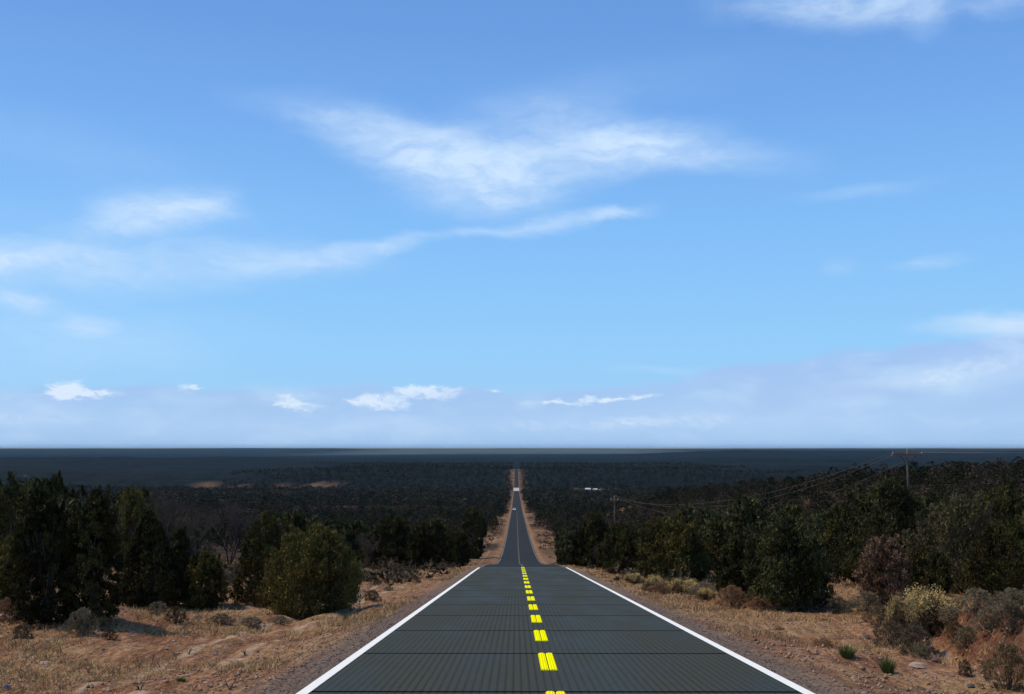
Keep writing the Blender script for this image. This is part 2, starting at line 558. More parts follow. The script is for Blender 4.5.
# solar road panels: dark glass with a fine cell grid
m, t, b = mat('solar_road_glass')
g = t.node('ShaderNodeNewGeometry')
sp = t.node('ShaderNodeSeparateXYZ', {0: g.outputs['Position']})
px_, py_, pz_ = sp.outputs
lines = t.math('ABSOLUTE', t.math('SUBTRACT', t.math('FRACT', t.math('DIVIDE', px_, 0.118)), 0.5))
cell = t.ramp(lines, 0.22, 0.47)
cross = t.ramp(t.math('ABSOLUTE', t.math('SUBTRACT', t.math('FRACT', t.math('DIVIDE', py_, 0.236)), 0.5)), 0.34, 0.47)
gridf = t.math('MAXIMUM', cell, t.math('MULTIPLY', cross, .55))
big = t.noise(t.vmath('MULTIPLY', g.outputs['Position'], (1.0, .18, 1.0)), .6, 4, .55)
fine = t.noise(g.outputs['Position'], 14, 3, .6)
basec = t.mix(t.ramp(big, .3, .7), (.040, .038, .019), (.056, .052, .027))
c = t.mix(t.math('MULTIPLY', gridf, .85), basec, (.018, .018, .012))
c = t.mix(t.ramp(fine, .35, .75, 0, .3), c, (.075, .072, .048))
t.set(b.inputs['Base Color'], c)
t.set(b.inputs['Roughness'], t.ramp(big, .3, .7, .5, .65))
b.inputs['Specular IOR Level'].default_value = 0.04
bp = t.node('ShaderNodeBump', {'Height': t.math('SUBTRACT', 1.0, gridf), 'Strength': .35, 'Distance': .006})
t.set(b.inputs['Normal'], bp.outputs[0])
M['panel'] = m

m, t, b = mat('panel_joint_rubber')
b.inputs['Base Color'].default_value = (.008, .009, .009, 1)
b.inputs['Roughness'].default_value = .9
M['joint'] = m

m, t, b = mat('worn_asphalt')
g = t.node('ShaderNodeNewGeometry')
n1 = t.noise(t.vmath('MULTIPLY', g.outputs['Position'], (1.6, .05, 1)), 1, 4, .6)
n2 = t.noise(g.outputs['Position'], 9, 4, .6)
c = t.mix(t.ramp(n1, .3, .7), (.013, .013, .009), (.022, .020, .014))
c = t.mix(t.ramp(n2, .3, .8, 0, .4), c, (.034, .031, .024))
t.set(b.inputs['Base Color'], c)
b.inputs['Roughness'].default_value = .85
b.inputs['Specular IOR Level'].default_value = .15
M['asphalt'] = m

m, t, b = mat('white_line_paint')
g = t.node('ShaderNodeNewGeometry')
n1 = t.noise(g.outputs['Position'], 7, 5, .7)
t.set(b.inputs['Base Color'], t.mix(t.ramp(n1, .5, .8, 0, .5), (.82, .83, .82), (.62, .62, .60)))
b.inputs['Roughness'].default_value = .6
M['white'] = m
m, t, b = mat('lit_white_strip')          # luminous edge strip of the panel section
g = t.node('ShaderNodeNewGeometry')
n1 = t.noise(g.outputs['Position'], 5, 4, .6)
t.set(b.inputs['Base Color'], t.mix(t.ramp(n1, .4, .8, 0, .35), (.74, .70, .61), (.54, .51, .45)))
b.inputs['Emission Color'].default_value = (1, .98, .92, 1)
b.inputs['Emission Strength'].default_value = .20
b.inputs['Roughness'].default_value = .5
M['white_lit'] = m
M['worn_white'] = simple('worn_white_paint', (.16, .15, .13), .8, var=.25, scale=.5)
m, t, b = mat('yellow_line_paint')
b.inputs['Base Color'].default_value = (.11, .095, .03, 1)
b.inputs['Roughness'].default_value = .7
M['yellow'] = m
m, t, b = mat('yellow_light_bar')         # LED rows: they give off light
g = t.node('ShaderNodeNewGeometry')
sp = t.node('ShaderNodeSeparateXYZ', {0: g.outputs['Position']})
dx = t.math('ABSOLUTE', t.math('SUBTRACT', t.math('FRACT', t.math('DIVIDE', sp.outputs[0], .042)), .5))
n1 = t.noise(g.outputs['Position'], 16, 3, .6)
b.inputs['Base Color'].default_value = (.45, .43, .0, 1)
b.inputs['Emission Color'].default_value = (.50, .495, .004, 1)
t.set(b.inputs['Emission Strength'], t.math('MULTIPLY', t.ramp(dx, .5, .2, .35, 1.2), t.ramp(n1, .3, .7, .75, 1.15)))
b.inputs['Specular IOR Level'].default_value = 0.0
M['led'] = m

# ground
m, t, b = mat('desert_ground')
g = t.node('ShaderNodeNewGeometry')
posn = g.outputs['Position']
cov = t.node('ShaderNodeAttribute', attribute_name='cover')
cs = t.node('ShaderNodeSeparateColor', {0: cov.outputs['Color']})
gravel, wood, farf = cs.outputs
n_b = t.noise(posn, .16, 5, .6)
n_m = t.noise(posn, 1.1, 5, .65)
n_f = t.noise(posn, 7.0, 5, .7)
n_s = t.noise(t.vmath('MULTIPLY', posn, (4.6, .55, 1)), 1.0, 5, .7)
dirt = t.mix(t.ramp(n_m, .32, .68), (.22, .086, .040), (.40, .195, .092))
dirt = t.mix(t.ramp(n_b, .42, .62, 0, .75), dirt, (.41, .25, .112))
dirt = t.mix(t.ramp(n_s, .51, .62, 0, .65), dirt, (.52, .32, .19))
dirt = t.mix(t.ramp(n_s, .48, .38, 0, .6), dirt, (.12, .062, .036))
dirt = t.mix(t.ramp(n_f, .48, .66, 0, .8), dirt, (.13, .072, .044))
dirt = t.mix(t.ramp(t.noise(posn, 3.1, 4, .7), .54, .66, 0, .75), dirt, (.13, .072, .042))
dirt = t.mix(t.ramp(t.noise(posn, 17.0, 3, .7), .52, .66, 0, .7), dirt, (.11, .055, .030))
dirt = t.mix(t.ramp(t.noise(posn, 12.0, 3, .7), .58, .68, 0, .6), dirt, (.56, .41, .28))
rutl = t.math('SUBTRACT', 1.0, t.ramp(t.math('ABSOLUTE', t.math('ADD', t.node('ShaderNodeSeparateXYZ', {0: posn}).outputs[0], t.math('ADD', 6.3, t.math('MULTIPLY', n_b, .8)))), .06, .22))
rutl = t.math('MAXIMUM', rutl, t.math('SUBTRACT', 1.0, t.ramp(t.math('ABSOLUTE', t.math('ADD', t.node('ShaderNodeSeparateXYZ', {0: posn}).outputs[0], t.math('ADD', 7.7, t.math('MULTIPLY', n_b, .9)))), .05, .18)))
dirt = t.mix(t.math('MULTIPLY', rutl, t.ramp(n_m, .35, .6, 0, .8)), dirt, (.52, .37, .24))
grv = t.mix(t.ramp(t.noise(posn, 18, 4, .7), .35, .65), (.085, .065, .052), (.27, .20, .155))
gm_ = t.math('MULTIPLY', gravel, t.ramp(t.math('ADD', t.math('MULTIPLY', gravel, .6), t.noise(posn, 1.7, 5, .7)), .55, .80))
dirt = t.mix(t.ramp(cov.outputs['Alpha'], .55, .95, 0, .9), dirt, t.mix(t.ramp(n_f, .4, .6), (.085, .034, .020), (.21, .088, .050)))  # raw red soil of the gully bank, its shade put into the colour
dirt = t.mix(t.ramp(cov.outputs['Alpha'], .45, .10, 0, .85), dirt, t.mix(t.ramp(n_f, .4, .6), (.30, .19, .13), (.56, .40, .29)))
c = t.mix(gm_, dirt, grv)
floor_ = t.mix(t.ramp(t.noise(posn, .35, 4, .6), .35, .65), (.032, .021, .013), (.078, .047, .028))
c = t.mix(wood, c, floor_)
# far country: trees too small to see one by one, with soil showing between
fn = t.noise(t.vmath('MULTIPLY', posn, (.055, .022, .05)), 1, 5, .7)
fn2 = t.noise(t.vmath('MULTIPLY', posn, (.0013, .0006, 1)), 1, 5, .6)
fc = t.mix(t.ramp(fn, .36, .62), (.003, .006, .005), (.012, .015, .012))  # dark wood tones with the cloud shadow over the far land put in
fc = t.mix(t.ramp(fn2, .56, .70, 0, .55), fc, (.026, .020, .015))
spy = t.node('ShaderNodeSeparateXYZ', {0: posn}).outputs
fc = t.mix(t.ramp(t.noise(t.vmath('MULTIPLY', posn, (.0011, .0005, 1)), 1, 5, .65), .46, .62, 0, .55), fc, (.001, .002, .003))
mesa = t.math('MULTIPLY', t.ramp(spy[1], 8000, 9300), t.math('MULTIPLY', t.ramp(spy[0], -2400, -900), t.ramp(spy[0], 2300, 900)))
fc = t.mix(t.math('MULTIPLY', mesa, t.ramp(fn2, .35, .6, .45, .9)), fc, (.095, .120, .108))
fc = t.mix(t.ramp(spy[1], 19500, 23500), fc, (.36, .34, .24))
c = t.mix(farf, c, fc)
t.set(b.inputs['Base Color'], c)
b.inputs['Roughness'].default_value = .95
b.inputs['Specular IOR Level'].default_value = .05
hgt = t.math('ADD', t.math('MULTIPLY', n_f, .5), t.math('ADD', n_m, t.math('MULTIPLY', n_s, .8)))
bp = t.node('ShaderNodeBump', {'Height': hgt, 'Strength': 1.0, 'Distance': .2})
t.set(b.inputs['Normal'], bp.outputs[0])
M['ground'] = m

# ------------------------------------------------------------------ ground sheet
ys = np.concatenate([np.arange(-40, 6, 2.0), np.arange(6, 46, .16), np.arange(46, 120, .6), np.geomspace(120, 60000, 560)])
xh = np.concatenate([np.arange(0, 3.4, .85), np.arange(3.4, 16, .14), np.arange(16, 40, .6), np.geomspace(40, 30000, 190)])
xs = np.concatenate([-xh[::-1], xh[1:]])
GX, GY = np.meshgrid(xs, ys)
GZ = H(GX, GY)
nx, ny = len(xs), len(ys)
idx = np.arange(nx * ny).reshape(ny, nx)
quads = np.stack([idx[:-1, :-1], idx[:-1, 1:], idx[1:, 1:], idx[1:, :-1]], -1).reshape(-1, 4)
gme = np_mesh('ground', np.stack([GX, GY, GZ], -1).reshape(-1, 3), quads, M['ground'], smooth=True)


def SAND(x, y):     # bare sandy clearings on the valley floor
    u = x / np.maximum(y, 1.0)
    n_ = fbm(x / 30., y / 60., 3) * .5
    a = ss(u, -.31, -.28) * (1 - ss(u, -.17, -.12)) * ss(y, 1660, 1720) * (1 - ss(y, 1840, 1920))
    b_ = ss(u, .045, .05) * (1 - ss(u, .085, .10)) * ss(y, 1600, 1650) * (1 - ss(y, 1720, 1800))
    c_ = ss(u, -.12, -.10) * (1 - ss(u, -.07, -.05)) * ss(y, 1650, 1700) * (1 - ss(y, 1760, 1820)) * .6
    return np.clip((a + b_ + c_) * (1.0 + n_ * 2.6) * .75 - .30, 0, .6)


def verge(y):      # half width of the cleared strip beside the road
    return 9.0 + 3.5 * ss(y, 60, 140) - 5.0 * ss(y, 180, 450)


cov = np.zeros((ny, nx, 4), np.float32)
AX = np.abs(GX)
cov[..., 0] = (1 - ss(AX, HALF + .2, HALF + 1.4)) * (1 - ss(GY, 60, 150)) * (.9 + .2 * fbm(GX * .5, GY * .2, 3))
vn = verge(GY) + 4.5 * fbm(GX / 25, GY / 25, 3)
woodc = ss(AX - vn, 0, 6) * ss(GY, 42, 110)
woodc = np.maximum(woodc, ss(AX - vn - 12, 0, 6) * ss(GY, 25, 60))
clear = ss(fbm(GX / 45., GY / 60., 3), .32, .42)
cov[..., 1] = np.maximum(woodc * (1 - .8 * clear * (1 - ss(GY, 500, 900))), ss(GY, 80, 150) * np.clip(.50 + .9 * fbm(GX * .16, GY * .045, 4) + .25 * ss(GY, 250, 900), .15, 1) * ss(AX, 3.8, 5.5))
cov[..., 2] = ss(GY, 1100, 1850) * ss(AX, 9, 26)
cov[..., 2] = np.maximum(cov[..., 2], ss(GY, 2235, 2300))
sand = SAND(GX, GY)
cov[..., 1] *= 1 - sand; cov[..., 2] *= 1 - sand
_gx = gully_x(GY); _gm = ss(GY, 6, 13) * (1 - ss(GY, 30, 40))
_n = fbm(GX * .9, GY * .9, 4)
raw_shaded = _gm * ss(GX, _gx + .15, _gx + .5) * (1 - ss(GX, _gx + 1.5 + 1.2 * _n, _gx + 2.3 + 1.2 * _n))  # mask for the bare red bank soil with painted shade
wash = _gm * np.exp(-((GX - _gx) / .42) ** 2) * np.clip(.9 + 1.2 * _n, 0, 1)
cov[..., 3] = .5 + .5 * raw_shaded - .5 * wash
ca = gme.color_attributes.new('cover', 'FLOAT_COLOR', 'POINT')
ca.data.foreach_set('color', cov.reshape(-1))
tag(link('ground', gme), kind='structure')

# ------------------------------------------------------------------ road
PANEL = 5.36
Y0 = -6.0 + 0.05
SOLAR_END = Y0 + PANEL * 18      # near 89 m


def seam_positions():
    k = [15.9 + PANEL * i for i in range(-5, 15)]
    return k


SEAMS = seam_positions()
SOLAR_END = SEAMS[-1]
# joint bed under the panels
mb = MB()
yy = np.arange(SEAMS[0], SOLAR_END + .01, 1.0).tolist() + [SOLAR_END]
vs, fs = [], []
for y in yy:
    for x in (-HALF, HALF):
        vs.append((x, y, float(P(y)) - .035))
for i in range(len(yy) - 1):
    fs.append((2 * i, 2 * i + 1, 2 * i + 3, 2 * i + 2))
mb.add(vs, fs)
tag(mb.build('road_bed', M['joint']), kind='structure')
# panels: two per row, each a slab with a small gap
mb = MB()
for a, c in zip(SEAMS[:-1], SEAMS[1:]):
    a2, c2 = a + .07, c - .07
    n = 4
    for x0, x1 in ((-HALF, HALF),):
        b0 = []
        for i in range(n + 1):
            y = a2 + (c2 - a2) * i / n
            z = float(P(y))
            b0 += [(x0, y, z), (x1, y, z), (x0, y, z - .034), (x1, y, z - .034)]
        f = []
        for i in range(n):
            o = 4 * i
            f += [(o, o + 1, o + 5, o + 4), (o + 2, o, o + 4, o + 6), (o + 1, o + 3, o + 7, o + 5)]
        f += [(0, 2, 3, 1), (4 * n, 4 * n + 1, 4 * n + 3, 4 * n + 2)]
        mb.add(b0, f)
tag(mb.build('road', M['panel']), kind='structure')


def strip(name, x0, x1, ya, yb, lift, material, step=None):
    ys_ = [y for y in ys if ya < y < yb]
    ys_ = [ya] + ys_ + [yb]
    if yb < 130:
        ys_ = list(np.arange(ya, yb, 1.0)) + [yb]
    vs, fs = [], []
    for y in ys_:
        z = float(P(y)) + lift
        vs += [(x0, y, z), (x1, y, z)]
    for i in range(len(ys_) - 1):
        fs.append((2 * i, 2 * i + 1, 2 * i + 3, 2 * i + 2))
    mb = MB()
    mb.add(vs, fs)
    return tag(mb.build(name, material), kind='structure')


strip('asphalt_road', -HALF, HALF, SOLAR_END + .02, ROAD_END, 0.0, M['asphalt'])
for sgn in (-1, 1):
    a, c = sorted((sgn * (HALF - .175), sgn * (HALF - .01)))
    strip('edge_marking', a, c, SEAMS[0], SOLAR_END, .005, M['white_lit'])
    a, c = sorted((sgn * (HALF - .28), sgn * (HALF - .10)))
    strip('edge_marking', a, c, SOLAR_END + .03, 900, .012, M['worn_white'])
strip('centre_marking', -.11, -.03, SOLAR_END + .4, 700, .012, M['yellow'])
strip('centre_marking', .03, .11, SOLAR_END + .4, 700, .012, M['yellow'])
strip('transition_marking', -HALF + .3, HALF - .3, SOLAR_END + .05, SOLAR_END + .33, .008, M['seam_sunlit'])
# low domed light bars in the middle of the road
k = 0
for a, c in zip(SEAMS[:-1], SEAMS[1:]):
    if a < 3: continue
    root = empty('lane_light', (0, c - .09, float(P(c - .09))))
    for x0, x1 in ((-.138, -.008), (.008, .138)):
        mb = MB()
        prof = [(x0, -.001), (x0 + .012, .016), (x0 + .035, .022), (x1 - .035, .022), (x1 - .012, .016), (x1, -.001)]
        L = 2.65
        vs, fs = [], []
        for i in range(5):
            y = -L * (1 - i / 4)
            z = float(P(c - .09 + y) - P(c - .09))
            for (x, h) in prof:
                vs.append((x, y, z + h))
        n = len(prof)
        for i in range(4):
            for j in range(n - 1):
                fs.append((i * n + j, i * n + j + 1, (i + 1) * n + j + 1, (i + 1) * n + j))
        fs += [tuple(range(n - 1, -1, -1)), tuple(4 * n + j for j in range(n))]
        mb.add(vs, fs)
        mb.build('light_bar', M['led'], root)
    k += 1
    if a < 8: lab = 'glowing yellow lane light bar just under the bottom edge of the picture'
    elif a < 12: lab = 'glowing yellow lane light bar cut by the bottom edge of the picture'
    elif a < 17: lab = 'largest whole glowing yellow light dash, nearest on the road'
    elif a < 22: lab = 'second whole glowing yellow light dash, counted up the road from the nearest'
    elif a < 27.5: lab = 'third whole glowing yellow light dash, counted up the road from the nearest'
    elif a < 33: lab = 'fourth whole glowing yellow light dash, counted up the road from the nearest'
    elif a < 38: lab = 'fifth whole glowing yellow light dash, counted up the road from the nearest'
    else: lab = '%s whole glowing yellow light dash, counted up the road from the nearest' % ('sixth', 'seventh', 'eighth', 'ninth', 'tenth', 'eleventh', 'twelfth', 'thirteenth', 'fourteenth', 'fifteenth')[int(round((a - SEAMS[10]) / PANEL))]
    tag(root, lab, 'lane light', 'glowing yellow lane lights along the road centre')

# sunlit stretch of the far road, its sunlight put into a pale slab
mb = MB()
ya, yb = 1600.0, 1745.0
vs, fs = [], []
for y in np.linspace(ya, yb, 8):
    z = float(P(y))
    vs += [(-4.3, y, z - 1), (-4.3, y, z + .25), (4.3, y, z + .25), (4.3, y, z - 1)]
for i in range(7):
    o = 4 * i
    fs += [(o, o + 1, o + 5, o + 4), (o + 1, o + 2, o + 6, o + 5), (o + 2, o + 3, o + 7, o + 6)]
fs += [(0, 3, 2, 1), (28, 29, 30, 31)]
mb.add(vs, fs)
tag(mb.build('sunlit_road_patch', M['seam_sunlit']), kind='structure')


# ------------------------------------------------------------------ plants: leaf clouds
def leaves(rng, centres, rads, per, ln, wd, out_c, up=.8, spread=.5, tintc=None, flat=1.0):
    """triangular leaf sprays around clump centres; returns V, F, tint"""
    n = len(centres) * per
    c = np.repeat(centres, per, 0); r = np.repeat(rads, per)
    d = rng.randn(n, 3); d /= np.linalg.norm(d, axis=1)[:, None]
    rad = rng.rand(n) ** .5
    p = c + d * (r * rad)[:, None] * np.array([1, 1, flat])
    o = p - out_c; o[:, 2] *= .25
    o /= (np.linalg.norm(o, axis=1)[:, None] + 1e-6)
    ax = o * (1 - up) + np.array([0, 0, up]) + rng.randn(n, 3) * spread
    ax /= np.linalg.norm(ax, axis=1)[:, None]
    q = rng.randn(n, 3)
    sd = np.cross(ax, q); sd /= (np.linalg.norm(sd, axis=1)[:, None] + 1e-6)
    L = (ln * (.6 + .8 * rng.rand(n)))[:, None]; Wd = (wd * (.6 + .8 * rng.rand(n)))[:, None]
    V = np.stack([p - sd * Wd * .5 - ax * L * .3, p + sd * Wd * .5 - ax * L * .3, p + ax * L * .7], 1).reshape(-1, 3)
    F_ = np.arange(3 * n).reshape(n, 3)
    tc_ = rng.rand(len(centres)) if tintc is None else tintc
    tn = np.clip(np.repeat(tc_, per) * .75 + rng.rand(n) * .25, 0, 1)
    return V, F_, tn


def hull(kind, t):
    if kind == 'cone':
        r = np.minimum(1, (t / .16 + .45)) * np.maximum(0, 1 - t) ** .62
        return np.clip(r * 1.02, 0, 1)
    if kind == 'egg':
        return np.clip(np.minimum(1, t / .22 + .4) * np.maximum(0, 1 - t ** 2.6) ** .55, 0, 1)
    if kind == 'column':
        return np.clip(np.minimum(1, t / .12 + .6) * np.maximum(0, 1 - t ** 3.0) ** .6, 0, 1)
    if kind == 'round':
        return np.sqrt(np.clip(1 - (1.9 * t - .9) ** 2 / 1.0, 0.02, 1))
    if kind == 'bush':
        return np.clip(np.minimum(1, t / .30 + .55) * np.sqrt(np.clip(1 - t ** 2.2, 0, 1)), 0, 1)
    return np.ones_like(t)


def crown(seed, h, wd, kind, n_cl, per, ln, lw, base=.03, ragged=.28, spikes=9, crad=.17, up=.8, spread=.45, inner=.35):
    rng = np.random.RandomState(seed)
    ph = rng.rand(8) * 6.28
    n_s = int(n_cl * (1 - inner)); n_i = n_cl - n_s
    t = rng.rand(n_cl) ** 1.12
    a = rng.rand(n_cl) * 6.283
    lump = (np.sin(a * 2 + ph[0] + t * 5) * .35 + np.sin(a * 3 + ph[1] - t * 9) * .35 + np.sin(a * 5 + ph[2] + t * 13) * .3)
    r = hull(kind, t) * wd / 2 * (1 + ragged * lump)
    q = np.ones(n_cl); q[n_s:] = rng.rand(n_i) ** .5 * .85
    q[:n_s] = .80 + .22 * rng.rand(n_s)
    r = r * q
    lean = np.array([rng.randn() * .05 * h, rng.randn() * .05 * h])
    z = h * (base + (1 - base) * t) * (1 + 0.05 * np.sin(a * 2 + ph[3]))
    C = np.stack([np.cos(a) * r + lean[0] * t, np.sin(a) * r + lean[1] * t, z], 1)
    R_ = crad * .82 * wd * .5 * (.5 + .9 * rng.rand(n_cl))
    # upright spires breaking the outline
    sc, sr = [], []
    for i in range(spikes):
        aa = rng.rand() * 6.283; tt = .45 + .5 * rng.rand(); rr = float(hull(kind, np.array([tt]))[0]) * wd / 2 * (.72 + .34 * rng.rand())
        hh = h * (.10 + .14 * rng.rand()); m_ = 5
        for j in range(m_):
            sc.append((math.cos(aa) * (rr + wd * .012 * j), math.sin(aa) * (rr + wd * .012 * j), h * tt + hh * j / m_)); sr.append(wd * .075 * (1 - j / m_ * .8))
    tintc = np.clip(.5 + .35 * np.sin(a * 3 + ph[4]) + .25 * rng.randn(n_cl), 0, 1)
    if sc:
        C = np.vstack([C, np.array(sc)]); R_ = np.concatenate([R_, sr]); tintc = np.concatenate([tintc, .5 + .4 * rng.rand(len(sc))])
    C[:, 2] = np.maximum(C[:, 2], R_ * .35)
    return leaves(rng, C, R_, per, ln, lw, np.array([0, 0, h * .35]), up, spread, tintc)


def trunk_mesh(seed, h, wd, material, stems=3, th=.09, name='trunk'):
    rng = random.Random(seed)
    mb = MB()
    for s_ in range(stems):
        a = rng.random() * 6.28
        lean = (0.08 + .30 * rng.random()) * wd / 2 if stems > 1 else .04
        pts, rad = [], []
        top_ = h * (.62 + .2 * rng.random())
        for i in range(6):
            u = i / 5
            pts.append((math.cos(a) * lean * u + rng.uniform(-.04, .04) * h * .12, math.sin(a) * lean * u + rng.uniform(-.04, .04) * h * .12, -.15 + (top_ + .15) * u))
            rad.append(th * (1 - .8 * u) * (h / 4) ** .7)
        pts[0] = (math.cos(a) * .04, math.sin(a) * .04, -.2)
        mb.tube(pts, rad, 6)
        for b_ in range(5):
            u = .15 + .14 * b_ + .08 * rng.random()
            p0 = Vector(pts[min(5, int(u * 5))]); ba = rng.random() * 6.28; bl = wd / 2 * (.75 - .4 * u)
            p1 = p0 + Vector((math.cos(ba) * bl * .6, math.sin(ba) * bl * .6, .12 * h)); p2 = p0 + Vector((math.cos(ba) * bl, math.sin(ba) * bl, .26 * h))
            mb.tube([p0, p1, p2], [th * .35 * (h / 4) ** .7, th * .22, th * .08], 4)
    return mb.mesh(name, material, True)


def bare_meshes(seed, h, wd, material, dmax=4):
    """a leafless tree: stems and a haze of fine twigs"""
    rng = random.Random(seed)
    mb, tw = MB(), MB()

    def grow(p, d, L, r, depth):
        q = p + d * L * .5 + Vector((rng.uniform(-1, 1), rng.uniform(-1, 1), 0)) * L * .06
        e = p + d * L
        (mb if depth < 2 else tw).tube([p, q, e], [r, r * .8, r * .6], 5 if depth < 2 else 3)
        if depth >= dmax:
            return
        for i in range(3 if depth < 3 else 4):
            nd = (d + Vector((rng.uniform(-1, 1), rng.uniform(-1, 1), rng.uniform(-.15, .7))) * .62).normalized()
            grow(p + d * L * rng.uniform(.45, 1), nd, L * rng.uniform(.55, .78), max(r * .50, .004), depth + 1)
    for i in range(4):
        a = rng.random() * 6.28
        grow(Vector((math.cos(a) * .06, math.sin(a) * .06, -.15)), Vector((math.cos(a) * wd / h * .45, math.sin(a) * wd / h * .45, 1)).normalized(), h * .36, .035 * h / 3, 0)
    return mb.mesh('trunk', material, True), tw.mesh('branches', material, True)


# --- labelled placed trees of the foreground ---------------------------------------
def h_from_px(dist, npx):
    return dist * npx / F_PX


def place_tree(name, label, cat, px, base_py, top_py, width_px, kind, matkey, seed, group=None, dist=None, n_cl=420, per=24, stems=3, base=.03,
               ragged=.25, spikes=9, leaf=None, bark='bark', up=.8, dead_limb=False, crad=.17, inner=.35, spread=.45):
    if dist is None:
        x, y, z, d = ground_at(px, base_py)
    else:
        x, y, z, d = at_dist(px, dist)
    dtop = ray(px, top_py)
    h = EYE[2] + dtop[2] * d - z
    wd = width_px * d / F_PX
    if leaf is None:
        leaf = max(.035, 1.35 * d / F_PX)
    root = empty(name, (x, y, z), 0)
    tm = trunk_mesh(seed, h, wd, M[bark], stems, .085)
    link('trunk', tm, root)
    V, F_, tn = crown(seed, h * .95, wd * .90, kind, int(n_cl * 1.25), int(per * 2.0), leaf * 2.0, leaf * .8, base, ragged, spikes, crad, up, spread, inner)
    link('crown', np_mesh('crown', V, F_, M[matkey], tn), root)
    if dead_limb:
        mb = MB()
        mb.tube([(wd * .30, -wd * .25, -.05), (wd * .50, -wd * .30, .12 * h), (wd * .47, -wd * .3, .26 * h), (wd * .58, -wd * .33, .40 * h)], [.035, .03, .022, .008], 5)
        mb.tube([(wd * .50, -wd * .30, .12 * h), (wd * .40, -wd * .42, .20 * h)], [.02, .006], 4)
        mb.build('dead_limb', M['pale_wood'], root, True)
    tag(root, label, cat, group)
    return x, y, h, wd


TAKEN = []   # (x, y, radius) of placed plants


def T(*a, **k):
    x, y, h, wd = place_tree(*a, **k)
    TAKEN.append((x, y, wd * .5))


J = 'juniper'
T(J, 'olive juniper cut by the left edge of the picture', 'tree', 4, 612, 537, 42, 'egg', 'olive', 1)
T(J, 'tall near black juniper nearest the left edge, broad and many topped', 'tree', 45, 624, 488, 64, 'column', 'juniper', 2, n_cl=620, spikes=16)
T(J, 'tall near black juniper close beside the leftmost broad one, on its right', 'tree', 93, 621, 489, 54, 'column', 'juniper', 3, n_cl=560, spikes=16)
T(J, 'dark pointed cone shaped juniper standing left of the small round one', 'tree', 150, 607, 511, 74, 'cone', 'juniper', 4, n_cl=560, spikes=0, ragged=.10)
T(J, 'slim juniper half hidden between the pointed cone and the small round bush', 'tree', 180, 598, 528, 36, 'cone', 'juniper', 5, n_cl=260, spikes=6)
T(J, 'small low round juniper bush right of the pointed dark cone', 'tree', 204, 608, 552, 46, 'bush', 'olive', 6, n_cl=300)
T(J, 'dark upright juniper close behind the big olive bush on the left verge', 'tree', 262, 603, 512, 56, 'column', 'juniper', 7, n_cl=460, spikes=8)
T(J, 'big rounded olive juniper bush on the left verge with pale dead limb', 'tree', 311, 613, 530, 104, 'bush', 'olive', 8, n_cl=760, per=26, spikes=64, stems=5, dead_limb=True, ragged=.20, base=0.0)
# second row on the left
T(J, 'broad dark juniper at the open verge left of the road brow', 'tree', 394, 567, 516, 50, 'egg', 'juniper', 9, dist=108, n_cl=340)
T(J, 'dark juniper right beside the broad one at the left verge', 'tree', 424, 571, 524, 36, 'egg', 'juniper', 10, dist=98, n_cl=280)
T(J, 'brownish juniper in the verge clump nearest the road on the left', 'tree', 440, 571, 519, 38, 'egg', 'olive', 11, dist=118, n_cl=280)
T(J, 'rounded dark juniper at the roadward end of the left verge clump', 'tree', 457, 565, 529, 30, 'round', 'juniper', 12, dist=125, n_cl=240)
T(J, 'round dark juniper alone beyond the left verge clump near the falling road', 'tree', 474, 530, 506, 26, 'round', 'juniper', 13, dist=215, n_cl=200)
T(J, 'green juniper rising behind the pointed dark cone', 'tree', 131, 560, 487, 46, 'egg', 'olive', 15, dist=80, n_cl=360)
T(J, 'dark bushy juniper behind the two tall black ones, top between them', 'tree', 57, 570, 477, 40, 'egg', 'juniper', 16, dist=72, n_cl=320)
T(J, 'dark juniper at the left edge behind the olive one', 'tree', 10, 570, 487, 70, 'egg', 'juniper', 17, dist=58, n_cl=320)
T(J, 'dark juniper peeping behind the big olive bush, to its right', 'tree', 342, 560, 524, 40, 'egg', 'pinyon', 18, dist=100, n_cl=280)
T(J, 'dark juniper low behind the big olive bush in the left second row', 'tree', 296, 560, 516, 40, 'egg', 'juniper', 19, dist=96, n_cl=280)
# right side
T(J, 'olive brown juniper with ragged top on the right verge, behind the tan brush', 'tree', 674, 584, 519, 82, 'egg', 'olive', 20, dist=70, n_cl=600, per=26, spikes=16)
T(J, 'dark juniper left of the ragged olive brown one on the right verge', 'tree', 622, 574, 524, 54, 'egg', 'juniper', 21, dist=84, n_cl=380)
T(J, 'dark juniper at the roadward end of the right verge clump', 'tree', 590, 562, 514, 46, 'egg', 'juniper', 22, dist=100, n_cl=320)
T(J, 'small dark juniper nearest the road on the right, at the brow', 'tree', 567, 562, 530, 26, 'round', 'pinyon', 23, dist=118, n_cl=200)
T(J, 'narrow dark juniper between the olive brown one and the big green one on the right', 'tree', 737, 600, 538, 42, 'egg', 'juniper', 24, n_cl=380)
T(J, 'big dense dark green juniper on the right verge above the bare red slope', 'tree', 790, 608, 514, 84, 'egg', 'pinyon', 25, n_cl=760, per=28, spikes=14)
T('pine_tree', 'tall broad olive green pine behind the dead rusty juniper', 'tree', 876, 585, 481, 108, 'egg', 'pinyon', 27, dist=62, n_cl=720, per=26, spikes=16)
T(J, 'dead rusty brown juniper standing behind the yellow brush on the right', 'tree', 887, 606, 537, 54, 'egg', 'dead', 28, n_cl=420, per=20, bark='grey_bark', inner=.3, spikes=12)
T('pine_tree', 'large grey green open pine right of the dead rusty juniper', 'tree', 956, 590, 497, 104, 'egg', 'grey_pine', 29, dist=52, n_cl=560, per=22, spikes=14)
T(J, 'dark juniper at the foot of the grey green pine', 'tree', 917, 600, 548, 60, 'bush', 'juniper', 30, dist=47, n_cl=380)
